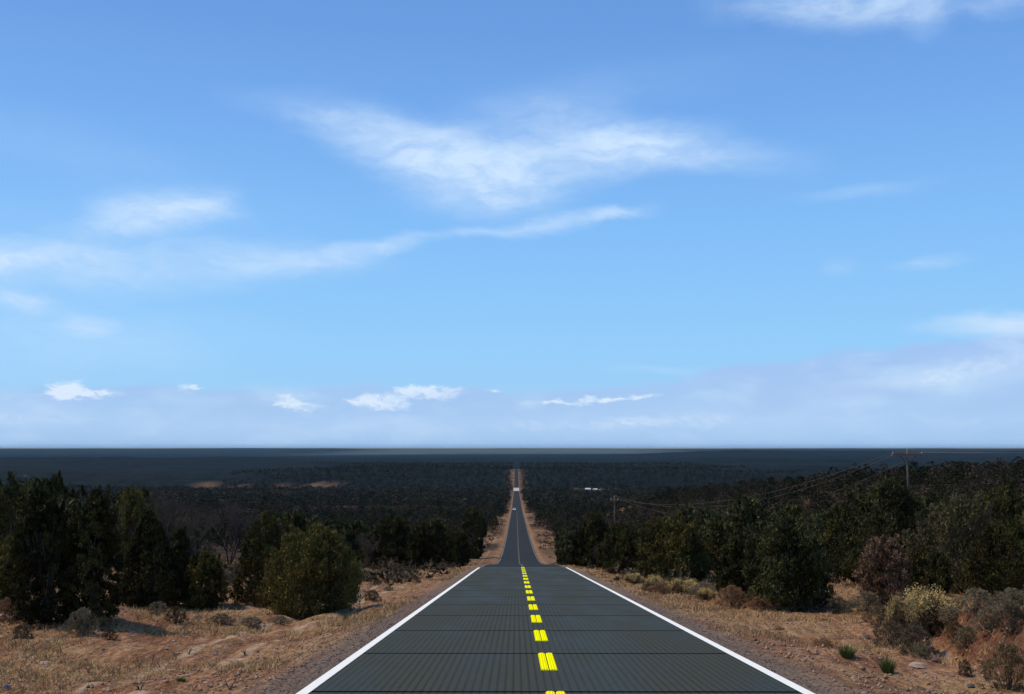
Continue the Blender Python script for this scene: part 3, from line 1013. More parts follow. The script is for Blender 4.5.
T(J, 'dark juniper at the right edge behind the sagebrush', 'tree', 1010, 600, 520, 90, 'egg', 'juniper', 31, dist=46, n_cl=480)
T(J, 'olive juniper half hidden between the big green juniper and the tall pine', 'tree', 836, 560, 516, 50, 'cone', 'olive', 32, dist=72, n_cl=340)
T(J, 'dark upright juniper behind the large grey green pine', 'tree', 990, 560, 488, 70, 'egg', 'juniper', 34, dist=76, n_cl=360)


# bare deciduous trees
def bare(label, px, base_py, top_py, wpx, seed, dist=None, group=None, name='bare_tree'):
    x, y, z, d = ground_at(px, base_py) if dist is None else at_dist(px, dist)
    h = EYE[2] + ray(px, top_py)[2] * d - z
    root = empty(name, (x, y, z))
    a, b_ = bare_meshes(seed, h, wpx * d / F_PX, M['grey_bark'], 5)
    link('trunk', a, root); link('branches', b_, root)
    tag(root, label, 'tree', group)
    TAKEN.append((x, y, wpx * d / F_PX * .4))


bare('tall leafless grey tree showing above the pointed dark juniper', 164, 550, 471, 62, 1, 84)
bare('leafless grey tree standing right of the tallest bare one on the left', 232, 550, 487, 50, 2, 100)
bare('leafless grey tree leaning among the junipers, left of the upright dark one', 192, 550, 490, 40, 3, 96)
bare('purplish leafless bush between the big olive bush and the left verge clump', 366, 560, 529, 34, 4, 98)
bare('small leafless bush near the cone, in the opening on the left', 209, 560, 535, 22, 5, 88)
bare('leafless brown tree behind the dark upright juniper on the left', 285, 550, 505, 44, 6, 104)
bare('leafless tree above the two tall black junipers, near the left edge', 104, 550, 480, 44, 7, 66)
bare('leafless twiggy tree left of the right verge clump', 604, 570, 536, 34, 8, 84)
bare('leafless twiggy tree at the right edge above the sagebrush', 1016, 590, 512, 50, 9, 58)


# ------------------------------------------------------------------ shrubs
def dome(seed, h, wd, n_cl, per, ln, lw, up=.6, crad=.2, spread=.6):
    return crown(seed, h, wd, 'bush', n_cl, per, ln, lw, 0.02, .42, 0, crad, up, spread, .35)


def shrub_meshes(kind, seed, h=1.0, wd=1.3, fine=1.0):
    rng = random.Random(seed)
    st = MB()
    ns = 26 if kind == 'rabbit' else 14
    tips = []
    for i in range(ns):
        a = rng.random() * 6.28; r = math.sqrt(rng.random()) * wd * .42; hh = h * (.62 + .3 * rng.random()) * (1 - .35 * (r / (wd * .42)) ** 2)
        tip = (math.cos(a) * r, math.sin(a) * r, hh)
        st.tube([(math.cos(a) * .05, math.sin(a) * .05, -.05), (tip[0] * .55, tip[1] * .55, hh * .55), tip], [.016, .011, .005], 4)
        tips.append(tip)
    stem = st.mesh('stems', M['grey_bark'] if kind != 'rabbit' else M['bark'])
    nr = np.random.RandomState(seed + 900)
    if kind == 'rabbit':
        C = np.array(tips + [tuple(np.array(p) * [1.05, 1.05, .86]) for p in tips])
        V, F_, tn = leaves(nr, C, np.full(len(C), wd * .125) * (.7 + .6 * nr.rand(len(C))), int(110 * fine), .040 / fine ** .5, .024 / fine ** .5, np.array([0, 0, 0.]), .6, .6)
        heads = np_mesh('flower_heads', V, F_, M['rabbit'], tn)
        V, F_, tn = dome(seed, h * .66, wd * .92, int(130 * fine), 44, .10, .015, .75, .22, .4)
        return [('stems', stem), ('flower_heads', heads), ('foliage', np_mesh('foliage', V, F_, M['rabbit_stem'], tn))]
    mk = {'sage': 'sage', 'dark': 'sage_dark', 'rust': 'rust', 'olive': 'rabbit_stem'}[kind]
    V, F_, tn = dome(seed, h, wd, int(150 * fine), 60, .055, .016, .65, .20, .6)
    return [('stems', stem), ('foliage', np_mesh('foliage', V, F_, M[mk], tn))]


_shrub_protos = {}


def shrub(kind, name, label, px=None, base_py=None, wpx=None, hpx=None, seed=0, group=None, xyz=None, wd=None, h=None, rz=0.0, cat='shrub'):
    if xyz is None:
        x, y, z, d = ground_at(px, base_py)
        wd = wpx * d / F_PX; h = hpx * d / F_PX
    else:
        x, y, z = xyz
    key = (kind, seed)
    if key not in _shrub_protos:
        _shrub_protos[key] = shrub_meshes(kind, seed * 7 + 3)
    root = empty(name, (x, y, z - .02), rz)
    root.scale = (wd / 1.3, wd / 1.3, h / 1.0)
    for n_, me in _shrub_protos[key]:
        link(n_, me, root)
    tag(root, label, cat, group)
    TAKEN.append((x, y, wd * .4))
    return root


RB, SB = 'rabbitbrush', 'sagebrush'
shrub('rabbit', RB, 'large yellow headed rabbitbrush on the gully bank in front of the rusty juniper', 928, 634, 66, 46, 1)
shrub('rabbit', RB, 'smaller yellow rabbitbrush touching the left side of the large one', 903, 632, 32, 38, 2)
shrub('olive', RB, 'tan leggy brush on the raw bank at the right edge of the picture', 1008, 690, 42, 40, 3)
shrub('rabbit', RB, 'pale rabbitbrush at the roadward end of the tan brush row, under dark juniper', 634, 583, 20, 11, 3)
shrub('rabbit', RB, 'pale rabbitbrush at the far right end of the tan brush row', 706, 599, 22, 12, 1)
shrub('rust', 'dry_brush', 'straw tan dry brush between rusty mound and big dense green juniper', 750, 606, 24, 11, 3)
shrub('olive', 'dry_brush', 'straw tan dry brush against the base of the big dense green juniper', 784, 609, 26, 10, 1)
shrub('dark', SB, 'dark brown brush mound below the large yellow rabbitbrush', 892, 648, 34, 24, 1)
shrub('dark', SB, 'dark grey rounded brush mound at the head of the gully', 914, 652, 36, 24, 2)
shrub('sage', SB, 'small pale grey sagebrush below the dark mounds in the gully', 921, 657, 18, 13, 1)
shrub('sage', SB, 'grey sagebrush right of the large yellow rabbitbrush, on the upper bank', 967, 648, 28, 20, 2)
shrub('sage', SB, 'tall grey sagebrush against the dark pine on the right', 976, 614, 34, 22, 3)
shrub('sage', SB, 'grey sagebrush at the right edge below the dark juniper', 1014, 616, 34, 24, 1)
shrub('dark', SB, 'dark green grey brush at the right edge on the bank top', 1012, 634, 34, 26, 3)
shrub('sage', SB, 'grey sagebrush between the rabbitbrush and the right bank', 952, 622, 24, 14, 1)
shrub('sage', SB, 'wide grey sagebrush in the middle of the right bank', 988, 630, 30, 20, 2)
shrub('olive', SB, 'olive tinted brush right beside the large yellow rabbitbrush', 955, 638, 20, 15, 2)
shrub('dark', SB, 'small dark brush on the raw red bank near the bottom right', 966, 676, 13, 15, 1)
shrub('sage', SB, 'low grey sagebrush at the foot of the rusty juniper', 866, 612, 30, 18, 3)
shrub('sage', SB, 'low grey sagebrush left of the gully behind the bare slope', 838, 612, 26, 14, 2)
shrub('sage', SB, 'low grey sagebrush under the big dense green juniper', 802, 611, 30, 13, 1)
shrub('dark', SB, 'dusky sagebrush at the right foot of the big dense green juniper', 823, 607, 24, 14, 2)
shrub('olive', SB, 'thin olive brush on the slope left of the yellow rabbitbrush', 880, 626, 32, 18, 3)
shrub('rust', 'dry_brush', 'rusty mounded dry brush left of the big dense green juniper', 733, 607, 30, 20, 1)
shrub('rust', 'dry_brush', 'tan dry brush in front of the big dense green juniper, roadward side', 765, 609, 36, 14, 2)
shrub('rabbit', RB, 'pale rabbitbrush beneath the ragged olive brown juniper, left of two', 655, 591, 26, 17, 1)
shrub('rabbit', RB, 'pale rabbitbrush beneath the ragged olive brown juniper, right of two', 683, 595, 34, 18, 2)
shrub('rust', 'dry_brush', 'low tan dry brush mound at the shoulder under the pale rabbitbrush', 658, 593, 20, 10, 3)
shrub('sage', SB, 'low sagebrush right of the pale rabbitbrush pair', 703, 597, 26, 14, 3)
shrub('rust', 'dry_brush', 'small tan dry brush at the shoulder below the right verge clump', 612, 573, 16, 9, 1)
shrub('sage', SB, 'small grey brush between the right verge clump and pale rabbitbrush', 630, 580, 20, 10, 1)
# left
shrub('sage', SB, 'grey sagebrush in front of the two tall black junipers', 82, 635, 30, 24, 1)
shrub('rabbit', RB, 'small yellowish rabbitbrush at the foot of the second black juniper', 97, 626, 16, 16, 2)
shrub('dark', SB, 'small dark green brush right of the grey sagebrush on the left', 109, 640, 14, 11, 3)
shrub('sage', SB, 'low grey sagebrush right of the pointed cone juniper foot', 158, 616, 22, 13, 2)
shrub('dark', SB, 'dark low sagebrush beneath the small round juniper, on its left', 176, 622, 20, 14, 1)
shrub('sage', SB, 'grey low sagebrush beneath the small round juniper, on its right', 220, 624, 26, 10, 3)
shrub('sage', SB, 'dusky low sagebrush left of the big olive bush', 252, 626, 26, 9, 2)
shrub('sage', SB, 'small grey sagebrush directly before the big olive bush', 279, 624, 22, 8, 3)
shrub('dark', SB, 'small dark sagebrush in the grass near the left edge', 22, 638, 18, 12, 2)
shrub('rust', 'dry_brush', 'reddish dry brush at the left edge under the olive juniper', 12, 622, 30, 22, 2)
shrub('dark', SB, 'dark brush beside the pale dead limb of the big olive bush', 372, 600, 18, 10, 2)
shrub('sage', SB, 'sagebrush in the opening behind the small round juniper', 226, 584, 18, 13, 1)
shrub('olive', SB, 'thin brush in the opening, left of the upright dark juniper', 236, 572, 14, 9, 1)
shrub('sage', SB, 'pale sagebrush at the foot of the left verge clump', 449, 566, 18, 8, 2)

LANDMARKS = [(5, 'the olive juniper at the left edge'), (48, 'the leftmost tall black juniper'), (92, 'the second tall black juniper'), (150, 'the pointed cone juniper'),
             (204, 'the small round bush'), (258, 'the dark upright juniper'), (312, 'the big olive bush'), (352, 'the right flank of the big olive bush'), (394, 'the broad juniper of the left verge clump'),
             (425, 'the middle of the left verge clump'), (457, 'the roadward end of the left verge clump'), (490, 'the left edge of the falling road'), (540, 'the right edge of the falling road'),
             (585, 'the roadward end of the right verge clump'), (622, 'the middle of the right verge clump'), (674, 'the ragged olive brown juniper'), (735, 'the narrow juniper on the right'),
             (790, 'the big dense green juniper'), (836, 'the gap beside the big dense juniper'), (876, 'the tall pine'), (915, 'the ridge pole'), (956, 'the grey green pine'), (1010, 'the sagebrush at the right edge')]

# small brush scattered on the verges, one object each
rg = random.Random(5)
n_ = 0
while n_ < 90:
    sgn = rg.choice((-1, -1, 1))
    y = rg.uniform(26, 125); x = sgn * rg.uniform(5.6, 8 + y * .22)
    px = 516 + F_PX * (x + .55) / y
    if (x < 0 and y < 37 and px < 300) or not (-20 < px < 1044) or any((x - a) ** 2 + (y - b_) ** 2 < (r + .35) ** 2 for a, b_, r in TAKEN):
        continue
    n_ += 1
    k_ = rg.choice(('sage', 'dark', 'sage', 'rust', 'dark', 'olive'))
    sz = rg.uniform(.14, .50)
    word = {'sage': 'grey', 'dark': 'dusky', 'rust': 'rusty tan', 'olive': 'olive'}[k_]
    where = 'on the left verge' if x < 0 else 'on the right verge'
    lm = min(LANDMARKS, key=lambda q: abs(q[0] - px))[1]
    rel_ = 'before' if y < 45 else ('level with' if y < 75 else 'beyond')
    depth_ = 'well before the road brow' if y < 45 else ('in the middle of the verge strip' if y < 75 else 'near the road brow')
    shrub(k_, SB if k_ != 'rust' else 'dry_brush', '%s %s brush tuft %s %s' % ('tiny' if sz < .25 else ('low' if sz < .38 else 'fuller'), word, rel_, lm), seed=rg.choice((1, 2, 3)),
          group='low brush tufts scattered %s' % where, xyz=(x, y, float(H(x, y))), wd=sz * 1.35, h=sz * rg.uniform(.35, .7), rz=rg.random() * 6.28)

# green tufts on the right slope
def tuft_mesh(seed, n, h, r, mk):
    nr = np.random.RandomState(seed)
    a = nr.rand(n) * 6.28; rr = np.sqrt(nr.rand(n)) * r
    p = np.stack([np.cos(a) * rr * .5, np.sin(a) * rr * .5, np.zeros(n) - .02], 1)
    L = h * (.55 + .5 * nr.rand(n))
    tip = p + np.stack([np.cos(a) * rr * 1.2 + nr.randn(n) * .02, np.sin(a) * rr * 1.2 + nr.randn(n) * .02, L], 1)
    sd = np.stack([-np.sin(a), np.cos(a), 0 * a], 1) * .008 * (h / .4 + .3)
    V = np.stack([p - sd, p + sd, tip], 1).reshape(-1, 3)
    return np_mesh('grass_blades', V, np.arange(3 * n).reshape(n, 3), M[mk], nr.rand(n))


for (px, py, hp, wp, sd, lab) in ((847, 658, 15, 15, 1, 'bright green grass tuft on the bare right slope, nearer the road'),
                                  (888, 673, 17, 14, 2, 'bright green grass tuft at the gully edge, lower right'),
                                  (181, 681, 5, 9, 3, 'low green weed on the rutted left verge near the bottom')):
    x, y, z, d = ground_at(px, py)
    o = link('green_tuft', tuft_mesh(sd, 260, hp * d / F_PX, wp * d / F_PX * .5, 'green'), None, (x, y, z))
    tag(o, lab, 'grass tuft')

# ------------------------------------------------------------------ stones
def stone_mesh(seed, mk):
    nr = random.Random(seed)
    vs = []
    n, m_ = 7, 4
    sx, sy, sz = nr.uniform(.7, 1.3), nr.uniform(.6, 1), nr.uniform(.35, .7)
    for i in range(1, m_):
        th = math.pi * i / m_
        for j in range(n):
            ph = 2 * math.pi * j / n + i * .3
            r = nr.uniform(.78, 1.12)
            vs.append((math.sin(th) * math.cos(ph) * r * sx, math.sin(th) * math.sin(ph) * r * sy, math.cos(th) * r * sz))
    vs += [(0, 0, sz), (0, 0, -sz)]
    fs = []
    for i in range(m_ - 2):
        for j in range(n):
            fs.append((i * n + j, (i + 1) * n + j, (i + 1) * n + (j + 1) % n, i * n + (j + 1) % n))
    T_, B_ = len(vs) - 2, len(vs) - 1
    for j in range(n):
        fs.append((T_, j, (j + 1) % n)); fs.append((B_, (m_ - 2) * n + (j + 1) % n, (m_ - 2) * n + j))
    me = bpy.data.meshes.new('stone')
    me.from_pydata(vs, [], fs); me.materials.append(M[mk]); me.update()
    return me


stones = [stone_mesh(i, 'stone') for i in range(4)] + [stone_mesh(9 + i, 'dark_stone') for i in range(2)]


def stone(px, py, wpx, label, i, group=None):
    x, y, z, d = ground_at(px, py)
    o = link('stone', stones[i], None, (x, y, z + .1 * wpx * d / F_PX), px * .7)
    s_ = wpx * d / F_PX / 2
    o.scale = (s_, s_, s_)
    tag(o, label, 'stone', group)


stone(918, 668, 17, 'flat pale sandstone slab lying in the gully', 0)
stone(798, 650, 5, 'single white pebble on the dark gravel patch of the right slope', 1)
stone(784, 650, 6, 'dark stone left of the white pebble on the right slope', 4)
stone(866, 638, 9, 'dark stone at the gully rim below the sagebrush', 5)
stone(876, 642, 7, 'smaller dark stone beside the one at the gully rim', 4)
stone(971, 687, 9, 'dark stone at the foot of the raw red bank', 5)
stone(935, 661, 10, 'dusky stone right of the flat slab in the gully', 4)
stone(45, 664, 9, 'pale stone in the churned soil near the bottom left', 2)
stone(2, 620, 16, 'reddish boulder under the olive juniper at the left edge', 3)
rg = random.Random(8)
for i in range(70):
    side_ = rg.random() < .5
    if side_:
        px, py = rg.uniform(860, 1010), rg.uniform(625, 694)
        lm = min(LANDMARKS, key=lambda q: abs(q[0] - px))[1]
        lab, grp = 'small stone %s gully, below %s' % ('high in the' if py < 650 else ('midway down' if py < 672 else 'low in the'), lm), 'small stones in the washed gully'
    else:
        px, py = rg.uniform(0, 330), rg.uniform(632, 694)
        if px > 300 - (694 - py) * -1.0: px *= .7
        lm = min(LANDMARKS, key=lambda q: abs(q[0] - px))[1]
        lab, grp = 'small stone on the left verge %s %s' % ('just below' if py < 652 else ('some way below' if py < 674 else 'far below'), lm.replace('the right flank of ', 'the foot of ')), 'small stones on the left verge'
    stone(px, py, rg.uniform(2.0, 5.5), lab, rg.choice((0, 1, 2, 3, 4, 5)), grp)

# blue scrap at the bottom left corner
x, y, z, d = ground_at(7, 690)
mb = MB()
mb.add([(-.07, -.05, .0), (.06, -.06, .01), (.07, .05, .0), (-.05, .06, .012), (-.04, -.02, .07), (.03, -.03, .09), (.04, .03, .06), (-.02, .03, .085)],
       [(0, 3, 2, 1), (4, 5, 6, 7), (0, 1, 5, 4), (1, 2, 6, 5), (2, 3, 7, 6), (3, 0, 4, 7)])
tag(mb.build('litter', M['rubbish'], None, False, (x, y, z)), 'crumpled blue plastic scrap in the bottom left corner', 'litter')


WEEDS = ('lower right of the two black junipers', 'straight below the second black juniper', 'below the pointed cone, left of its pair', 'below the pointed cone, right of its pair',
         'closest below the pointed cone juniper', 'below the leftmost black juniper', 'below the dark upright juniper', 'bottom edge, left', 'below the small round bush', 'bottom edge, below the pointed cone',
         'near the blue scrap', 'bottom edge, nearest the road')
# dry sticks on the left verge
def stick(px, py, seed, lab, grp):
    rg_ = random.Random(seed)
    x, y, z, d = ground_at(px, py)
    mb = MB()
    for i in range(6):
        a = rg_.random() * 6.28
        mb.tube([(0, 0, -.02), (math.cos(a) * .04, math.sin(a) * .04, .04 + .04 * rg_.random()), (math.cos(a) * .10, math.sin(a) * .10, .05 + .12 * rg_.random())], [.010, .008, .003], 4)
    tag(mb.build('dead_weed', M['bark'], None, False, (x, y, z)), lab, 'weed', grp)


for i, (px, py) in enumerate(((119, 672), (88, 672), (176, 657), (189, 654), (152, 660), (48, 660), (245, 655), (61, 690), (212, 668), (140, 690), (27, 675), (230, 690))):
    stick(px, py, i, 'small dark dead weed on the left verge, ' + WEEDS[i], 'dead weeds on the left verge')

# ------------------------------------------------------------------ dry grass and gravel (stuff)
nr = np.random.RandomState(3)
N = 60000
yy = 11 + 100 * nr.rand(N) ** 1.5
xx = (nr.rand(N) * 2 - 1) * (6 + .62 * yy)
dens = fbm(xx * .22 + 5, yy * .22, 3) + .10 * nr.rand(N)
fromroad = np.abs(xx)
ok = (fromroad > 4.3) & (dens + .30 * ss(fromroad, 6, 10) * (xx < 0) + .22 * (xx > 0) * ss(yy, 30, 40) - .35 * (yy < 24) * (xx > 0) - .30 * (xx > 0) * (1 - ss(yy, 22, 36)) > .05 + .22 * (1 - ss(yy, 20, 30)))
ok &= ~((np.abs(xx + 6) < .3) | (np.abs(xx + 7.6) < .3)) | (nr.rand(N) < .25)
xx, yy = xx[ok], yy[ok]
zz = H(xx, yy)
B = 9
n = len(xx) * B
bx = np.repeat(xx, B) + nr.randn(n) * .07; by = np.repeat(yy, B) + nr.randn(n) * .07; bz = np.repeat(zz, B) - .02
scl = np.repeat(.5 + .9 * nr.rand(len(xx)), B)
hh = (.05 + .13 * nr.rand(n)) * scl
tipx = bx + nr.randn(n) * .09; tipy = by + nr.randn(n) * .09
wv_ = np.maximum(.007, np.repeat(yy, B) * .00042)
aa = nr.rand(n) * 3.14
V = np.stack([np.stack([bx - np.cos(aa) * wv_, by - np.sin(aa) * wv_, bz], 1), np.stack([bx + np.cos(aa) * wv_, by + np.sin(aa) * wv_, bz], 1), np.stack([tipx, tipy, bz + hh], 1)], 1).reshape(-1, 3)
tag(link('dry_grass', np_mesh('dry_grass', V, np.arange(3 * n).reshape(n, 3), M['grass'], np.repeat(nr.rand(len(xx)), B))),
    'short straw coloured dry grass over the verges', 'grass', kind='stuff')

N = 5200
yy = 62 + 900 * nr.rand(N) ** 1.6
xx = np.where(nr.rand(N) < .5, -1, 1) * (5.0 + .4 * ss(yy, 100, 400) + nr.rand(N) ** .7 * (verge(yy) + 5))
k_ = fbm(xx * .15 + 9, yy * .05, 3) + .25 * nr.rand(N) > .05
xx, yy = xx[k_], yy[k_]
tm = []
for i in range(6):
    V0, F0, t0_ = dome(60 + i, .6, .9, 5, 9, .26, .13)
    tm.append(V0.reshape(-1, 3, 3))
zz = H(xx, yy)
wh = nr.randint(0, 6, len(xx)); sc0 = .5 + 1.1 * nr.rand(len(xx)) ** 2
VV, TT = [], []
for i in range(6):
    q = wh == i
    VV.append((tm[i][None] * sc0[q][:, None, None, None] + np.stack([xx[q], yy[q], zz[q]], 1)[:, None, None, :]).reshape(-1, 3))
    TT.append(np.repeat(nr.rand(q.sum()), len(tm[i])))
VV = np.concatenate(VV)
tag(link('scrub', np_mesh('scrub', VV, np.arange(len(VV)).reshape(-1, 3), M['sage_dark'], np.concatenate(TT))), 'low dusky scrub dotting the cleared strips beside the falling road', 'scrub', kind='stuff')
N = 7000
yy = 11 + 34 * nr.rand(N) ** 1.3
xx = np.where(nr.rand(N) < .5, -1, 1) * (HALF + .05 + np.abs(nr.randn(N)) * 1.1)
zz = H(xx, yy)
s_ = (.008 + .022 * nr.rand(N) ** 2)[:, None]
cc = np.stack([xx, yy, zz], 1)
tet = np.array([(1, 0, 0), (-.5, .87, 0), (-.5, -.87, 0), (0, 0, 1.1)])
V = (cc[:, None, :] + (tet[None] * (.7 + .6 * nr.rand(N, 4, 1))) * s_[:, None, :]).reshape(-1, 3)
Fq = (np.arange(N)[:, None, None] * 4 + np.array([(0, 1, 3), (1, 2, 3), (2, 0, 3), (0, 2, 1)])[None]).reshape(-1, 3)
M['gravel'] = simple('gravel_chips', (.15, .115, .088), .95, var=.6, scale=2.5)
tag(link('gravel', np_mesh('gravel', V, Fq, M['gravel'])), 'loose dark gravel along the road shoulders', 'gravel', kind='stuff')
N = 30000
yy = 11 + 60 * nr.rand(N) ** 1.4
xx = np.where(nr.rand(N) < .5, -1, 1) * (4.4 + nr.rand(N) * (.3 * yy + 5))
k_ = fbm(xx * .5 + 2, yy * .3, 3) + .3 * nr.rand(N) > .10
xx, yy = xx[k_], yy[k_]; N = len(xx)
zz = H(xx, yy)
s_ = (.014 + .05 * nr.rand(N) ** 4)[:, None]
cc = np.stack([xx, yy, zz], 1)
V = (cc[:, None, :] + (tet[None] * (.6 + .8 * nr.rand(N, 4, 1))) * s_[:, None, :]).reshape(-1, 3)
Fq = (np.arange(N)[:, None, None] * 4 + np.array([(0, 1, 3), (1, 2, 3), (2, 0, 3), (0, 2, 1)])[None]).reshape(-1, 3)
M['clod'] = foliage('soil_clods', (.12, .062, .036), (.36, .22, .14), (.40, .30, .22), .3)
tag(link('soil_crumbs', np_mesh('soil_crumbs', V, Fq, M['clod'], np.repeat(nr.rand(N), 4))), 'crumbs of red soil and small clods over the verges', 'soil crumbs', kind='stuff')

# ------------------------------------------------------------------ wooded middle distance
# prototypes with a trunk and a crown
protos = []
for i, (kd, mk, hh, ww) in enumerate((('egg', 'juniper', 4.2, 3.6), ('cone', 'juniper', 4.8, 3.2), ('egg', 'pinyon', 4.6, 4.2), ('round', 'juniper', 3.6, 3.8), ('egg', 'olive', 3.8, 3.4),
                                      ('egg', 'grey_pine', 4.4, 3.8), ('column', 'pinyon', 5.0, 3.2), ('bush', 'dead', 3.0, 3.0))):
    V, F_, tn = crown(100 + i, hh, ww, kd, 190, 15, .34, .14, .03, .28, 10, .19)
    protos.append((trunk_mesh(200 + i, hh, ww, M['bark'], 2, .1), np_mesh('crown', V, F_, M[mk], tn), hh, mk))
bprotos = [bare_meshes(40 + i, 4.2, 3.4, M['grey_bark']) for i in range(3)]

nr = np.random.RandomState(21)
cand = []
for dlo, dhi, sp_ in ((46, 110, 4.3), (110, 260, 4.9), (260, 520, 5.6)):
    yv = dlo
    while yv < dhi:
        half_w = .56 * yv + 14
        xv = -half_w
        while xv < half_w:
            x = xv + nr.uniform(-.45, .45) * sp_; y = yv + nr.uniform(-.45, .45) * sp_
            xv += sp_
            cand.append((x, y))
        yv += sp_ * (1.0 if yv < 120 else 1.15)
cand = np.array(cand)
vv = verge(cand[:, 1]) + 4.5 * fbm(cand[:, 0] / 25, cand[:, 1] / 25, 3)
keep = np.abs(cand[:, 0]) > vv + 1.2
keep &= fbm(cand[:, 0] / 45., cand[:, 1] / 60., 3) < .36
# open patches seen on the left behind the first row and right beside the falling road
keep &= ~((cand[:, 0] < 0) & (cand[:, 1] < 92) & (cand[:, 0] > -.39 * cand[:, 1] - 2))
keep &= ~((cand[:, 0] > 0) & (cand[:, 1] < 76) & (cand[:, 0] < .40 * cand[:, 1]))
keep &= ~((cand[:, 0] < 0) & (cand[:, 1] < 165) & (cand[:, 0] > -.30 * cand[:, 1]) & (cand[:, 0] < -.235 * cand[:, 1]))
cand = cand[keep]
cand = cand[np.argsort(np.hypot(cand[:, 0], cand[:, 1]))]
zc = H(cand[:, 0], cand[:, 1])
mid_n = 0
stuff_pts = []
rg = random.Random(31)
for (x, y), z in zip(cand, zc):
    x, y, z = float(x), float(y), float(z)
    if any((x - a) ** 2 + (y - b_) ** 2 < (r + 1.5) ** 2 for a, b_, r in TAKEN):
        continue
    px = 516 + F_PX * (x + .55) / y
    if mid_n < 285 and -25 < px < 1049:
        side_word = 'left of the road' if x < 0 else 'right of the road'
        sc_ = rg.uniform(.62, 1.2)
        if rg.random() < .13:
            pr = rg.choice(bprotos); nm, kindw = 'bare_tree', 'leafless grey'
            parts_ = [('trunk', pr[0]), ('branches', pr[1])]
        else:
            pi = rg.choices(range(8), (5, 4, 5, 4, 3, 3, 3, .7))[0]
            pr = protos[pi]; nm = {'grey_pine': 'pine_tree', 'pinyon': 'pine_tree'}.get(pr[3], 'juniper')
            kindw = {'juniper': 'dark', 'olive': 'olive', 'pinyon': 'deep green', 'grey_pine': 'grey green', 'dead': 'rusty dead'}[pr[3]]
            parts_ = [('trunk', pr[0]), ('crown', pr[1])]
        lm = min(LANDMARKS, key=lambda q: abs(q[0] - px))[1]
        if y > 130: lm = 'over ' + lm
        elif y > 85: lm = 'behind ' + lm
        else: lm = 'just behind ' + lm
        szw = 'small' if sc_ < .78 else ('tall' if sc_ > 1.04 else 'middling')
        dw = 'close behind the first row' if y < 85 else ('in the near wood' if y < 130 else 'in the wood farther down')
        root = empty(nm, (x, y, z), rg.random() * 6.28)
        root.scale = (sc_ * rg.uniform(.9, 1.15), sc_ * rg.uniform(.9, 1.15), sc_)
        for n2, me in parts_:
            link(n2, me, root)
        noun = {'bare_tree': 'tree', 'pine_tree': 'pine', 'juniper': 'juniper'}[nm]
        tag(root, '%s %s %s %s' % (szw, kindw, noun, lm), 'tree', '%s %s %ss %s' % (szw, kindw, noun, lm))
        mid_n += 1
    else:
        stuff_pts.append((x, y, z))

# ------------------------------------------------------------------ the woodland beyond: one mass
def tree_template(seed, n_tri, bare_=False):
    r_ = np.random.RandomState(seed)
    a = r_.rand(n_tri) * 6.28; t_ = r_.rand(n_tri)
    rad = hull('egg', t_) * (.55 + .5 * r_.rand(n_tri)) * .5
    c_ = np.stack([np.cos(a) * rad, np.sin(a) * rad, t_], 1)
    d1 = r_.randn(n_tri, 3); d1 /= np.linalg.norm(d1, axis=1)[:, None]
    d2 = np.cross(d1, r_.randn(n_tri, 3)); d2 /= np.linalg.norm(d2, axis=1)[:, None]
    s1 = (2.1 / math.sqrt(n_tri))
    s1 = s1 * (.7 + .6 * r_.rand(n_tri, 1)) * .42
    return np.stack([c_ - d2 * s1 * .6 - d1 * s1 * .4, c_ + d2 * s1 * .6 - d1 * s1 * .4, c_ + d1 * s1], 1)   # n_tri,3,3


nr = np.random.RandomState(77)
pts = [np.array(stuff_pts)]
for dlo, dhi, sp_ in ((520, 900, 6.5), (900, 1500, 8.5), (1500, 2400, 11.0), (2400, 3400, 20.0)):
    rows = np.arange(dlo, dhi, sp_ * 1.1)
    for y in rows:
        hw = .56 * y + 30
        x = np.arange(-hw, hw, sp_)
        x = x + nr.uniform(-.45, .45, len(x)) * sp_
        yv = y + nr.uniform(-.5, .5, len(x)) * sp_
        pts.append(np.stack([x, yv, H(x, yv)], 1))
A = np.concatenate(pts)
A = A[(A[:, 1] < 1790 + 60 * fbm(A[:, 0] / 120., A[:, 1] * 0, 3)) | (np.abs(A[:, 0]) < 250 + 260 * fbm(A[:, 1] / 150., A[:, 0] * 0 + 5, 3) + .08 * A[:, 1])]
vv = verge(A[:, 1]) + 3.0 * fbm(A[:, 0] / 40, A[:, 1] / 40, 3)
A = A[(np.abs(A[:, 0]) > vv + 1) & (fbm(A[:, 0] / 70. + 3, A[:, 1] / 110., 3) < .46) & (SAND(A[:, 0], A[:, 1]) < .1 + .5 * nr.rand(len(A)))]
VV, TT = [], []
for (lo, hi, nt) in ((0, 420, 260), (420, 800, 90), (800, 5000, 30)):
    S_ = A[(A[:, 1] >= lo) & (A[:, 1] < hi)]
    tmpl = [tree_template(500 + nt + i, nt) for i in range(10)]
    which = nr.randint(0, 10, len(S_))
    for i in range(10):
        Q = S_[which == i]
        if not len(Q): continue
        hh = nr.uniform(2.6, 5.2, len(Q)) * (1 + .2 * (lo >= 800))
        ww = hh * nr.uniform(.8, 1.15, len(Q)) * (1 + .35 * (lo >= 800))
        an = nr.rand(len(Q)) * 6.28
        tm = tmpl[i][None]
        x = tm[..., 0] * np.cos(an)[:, None, None] - tm[..., 1] * np.sin(an)[:, None, None]
        y = tm[..., 0] * np.sin(an)[:, None, None] + tm[..., 1] * np.cos(an)[:, None, None]
        Vt = np.stack([x * ww[:, None, None] + Q[:, 0][:, None, None], y * ww[:, None, None] + Q[:, 1][:, None, None], tm[..., 2] * hh[:, None, None] + Q[:, 2][:, None, None]], -1)
        VV.append(Vt.reshape(-1, 3))
        tt = nr.rand(len(Q))
        TT.append(np.clip(np.repeat(tt, nt) + nr.uniform(-.1, .1, len(Q) * nt), 0, 1))
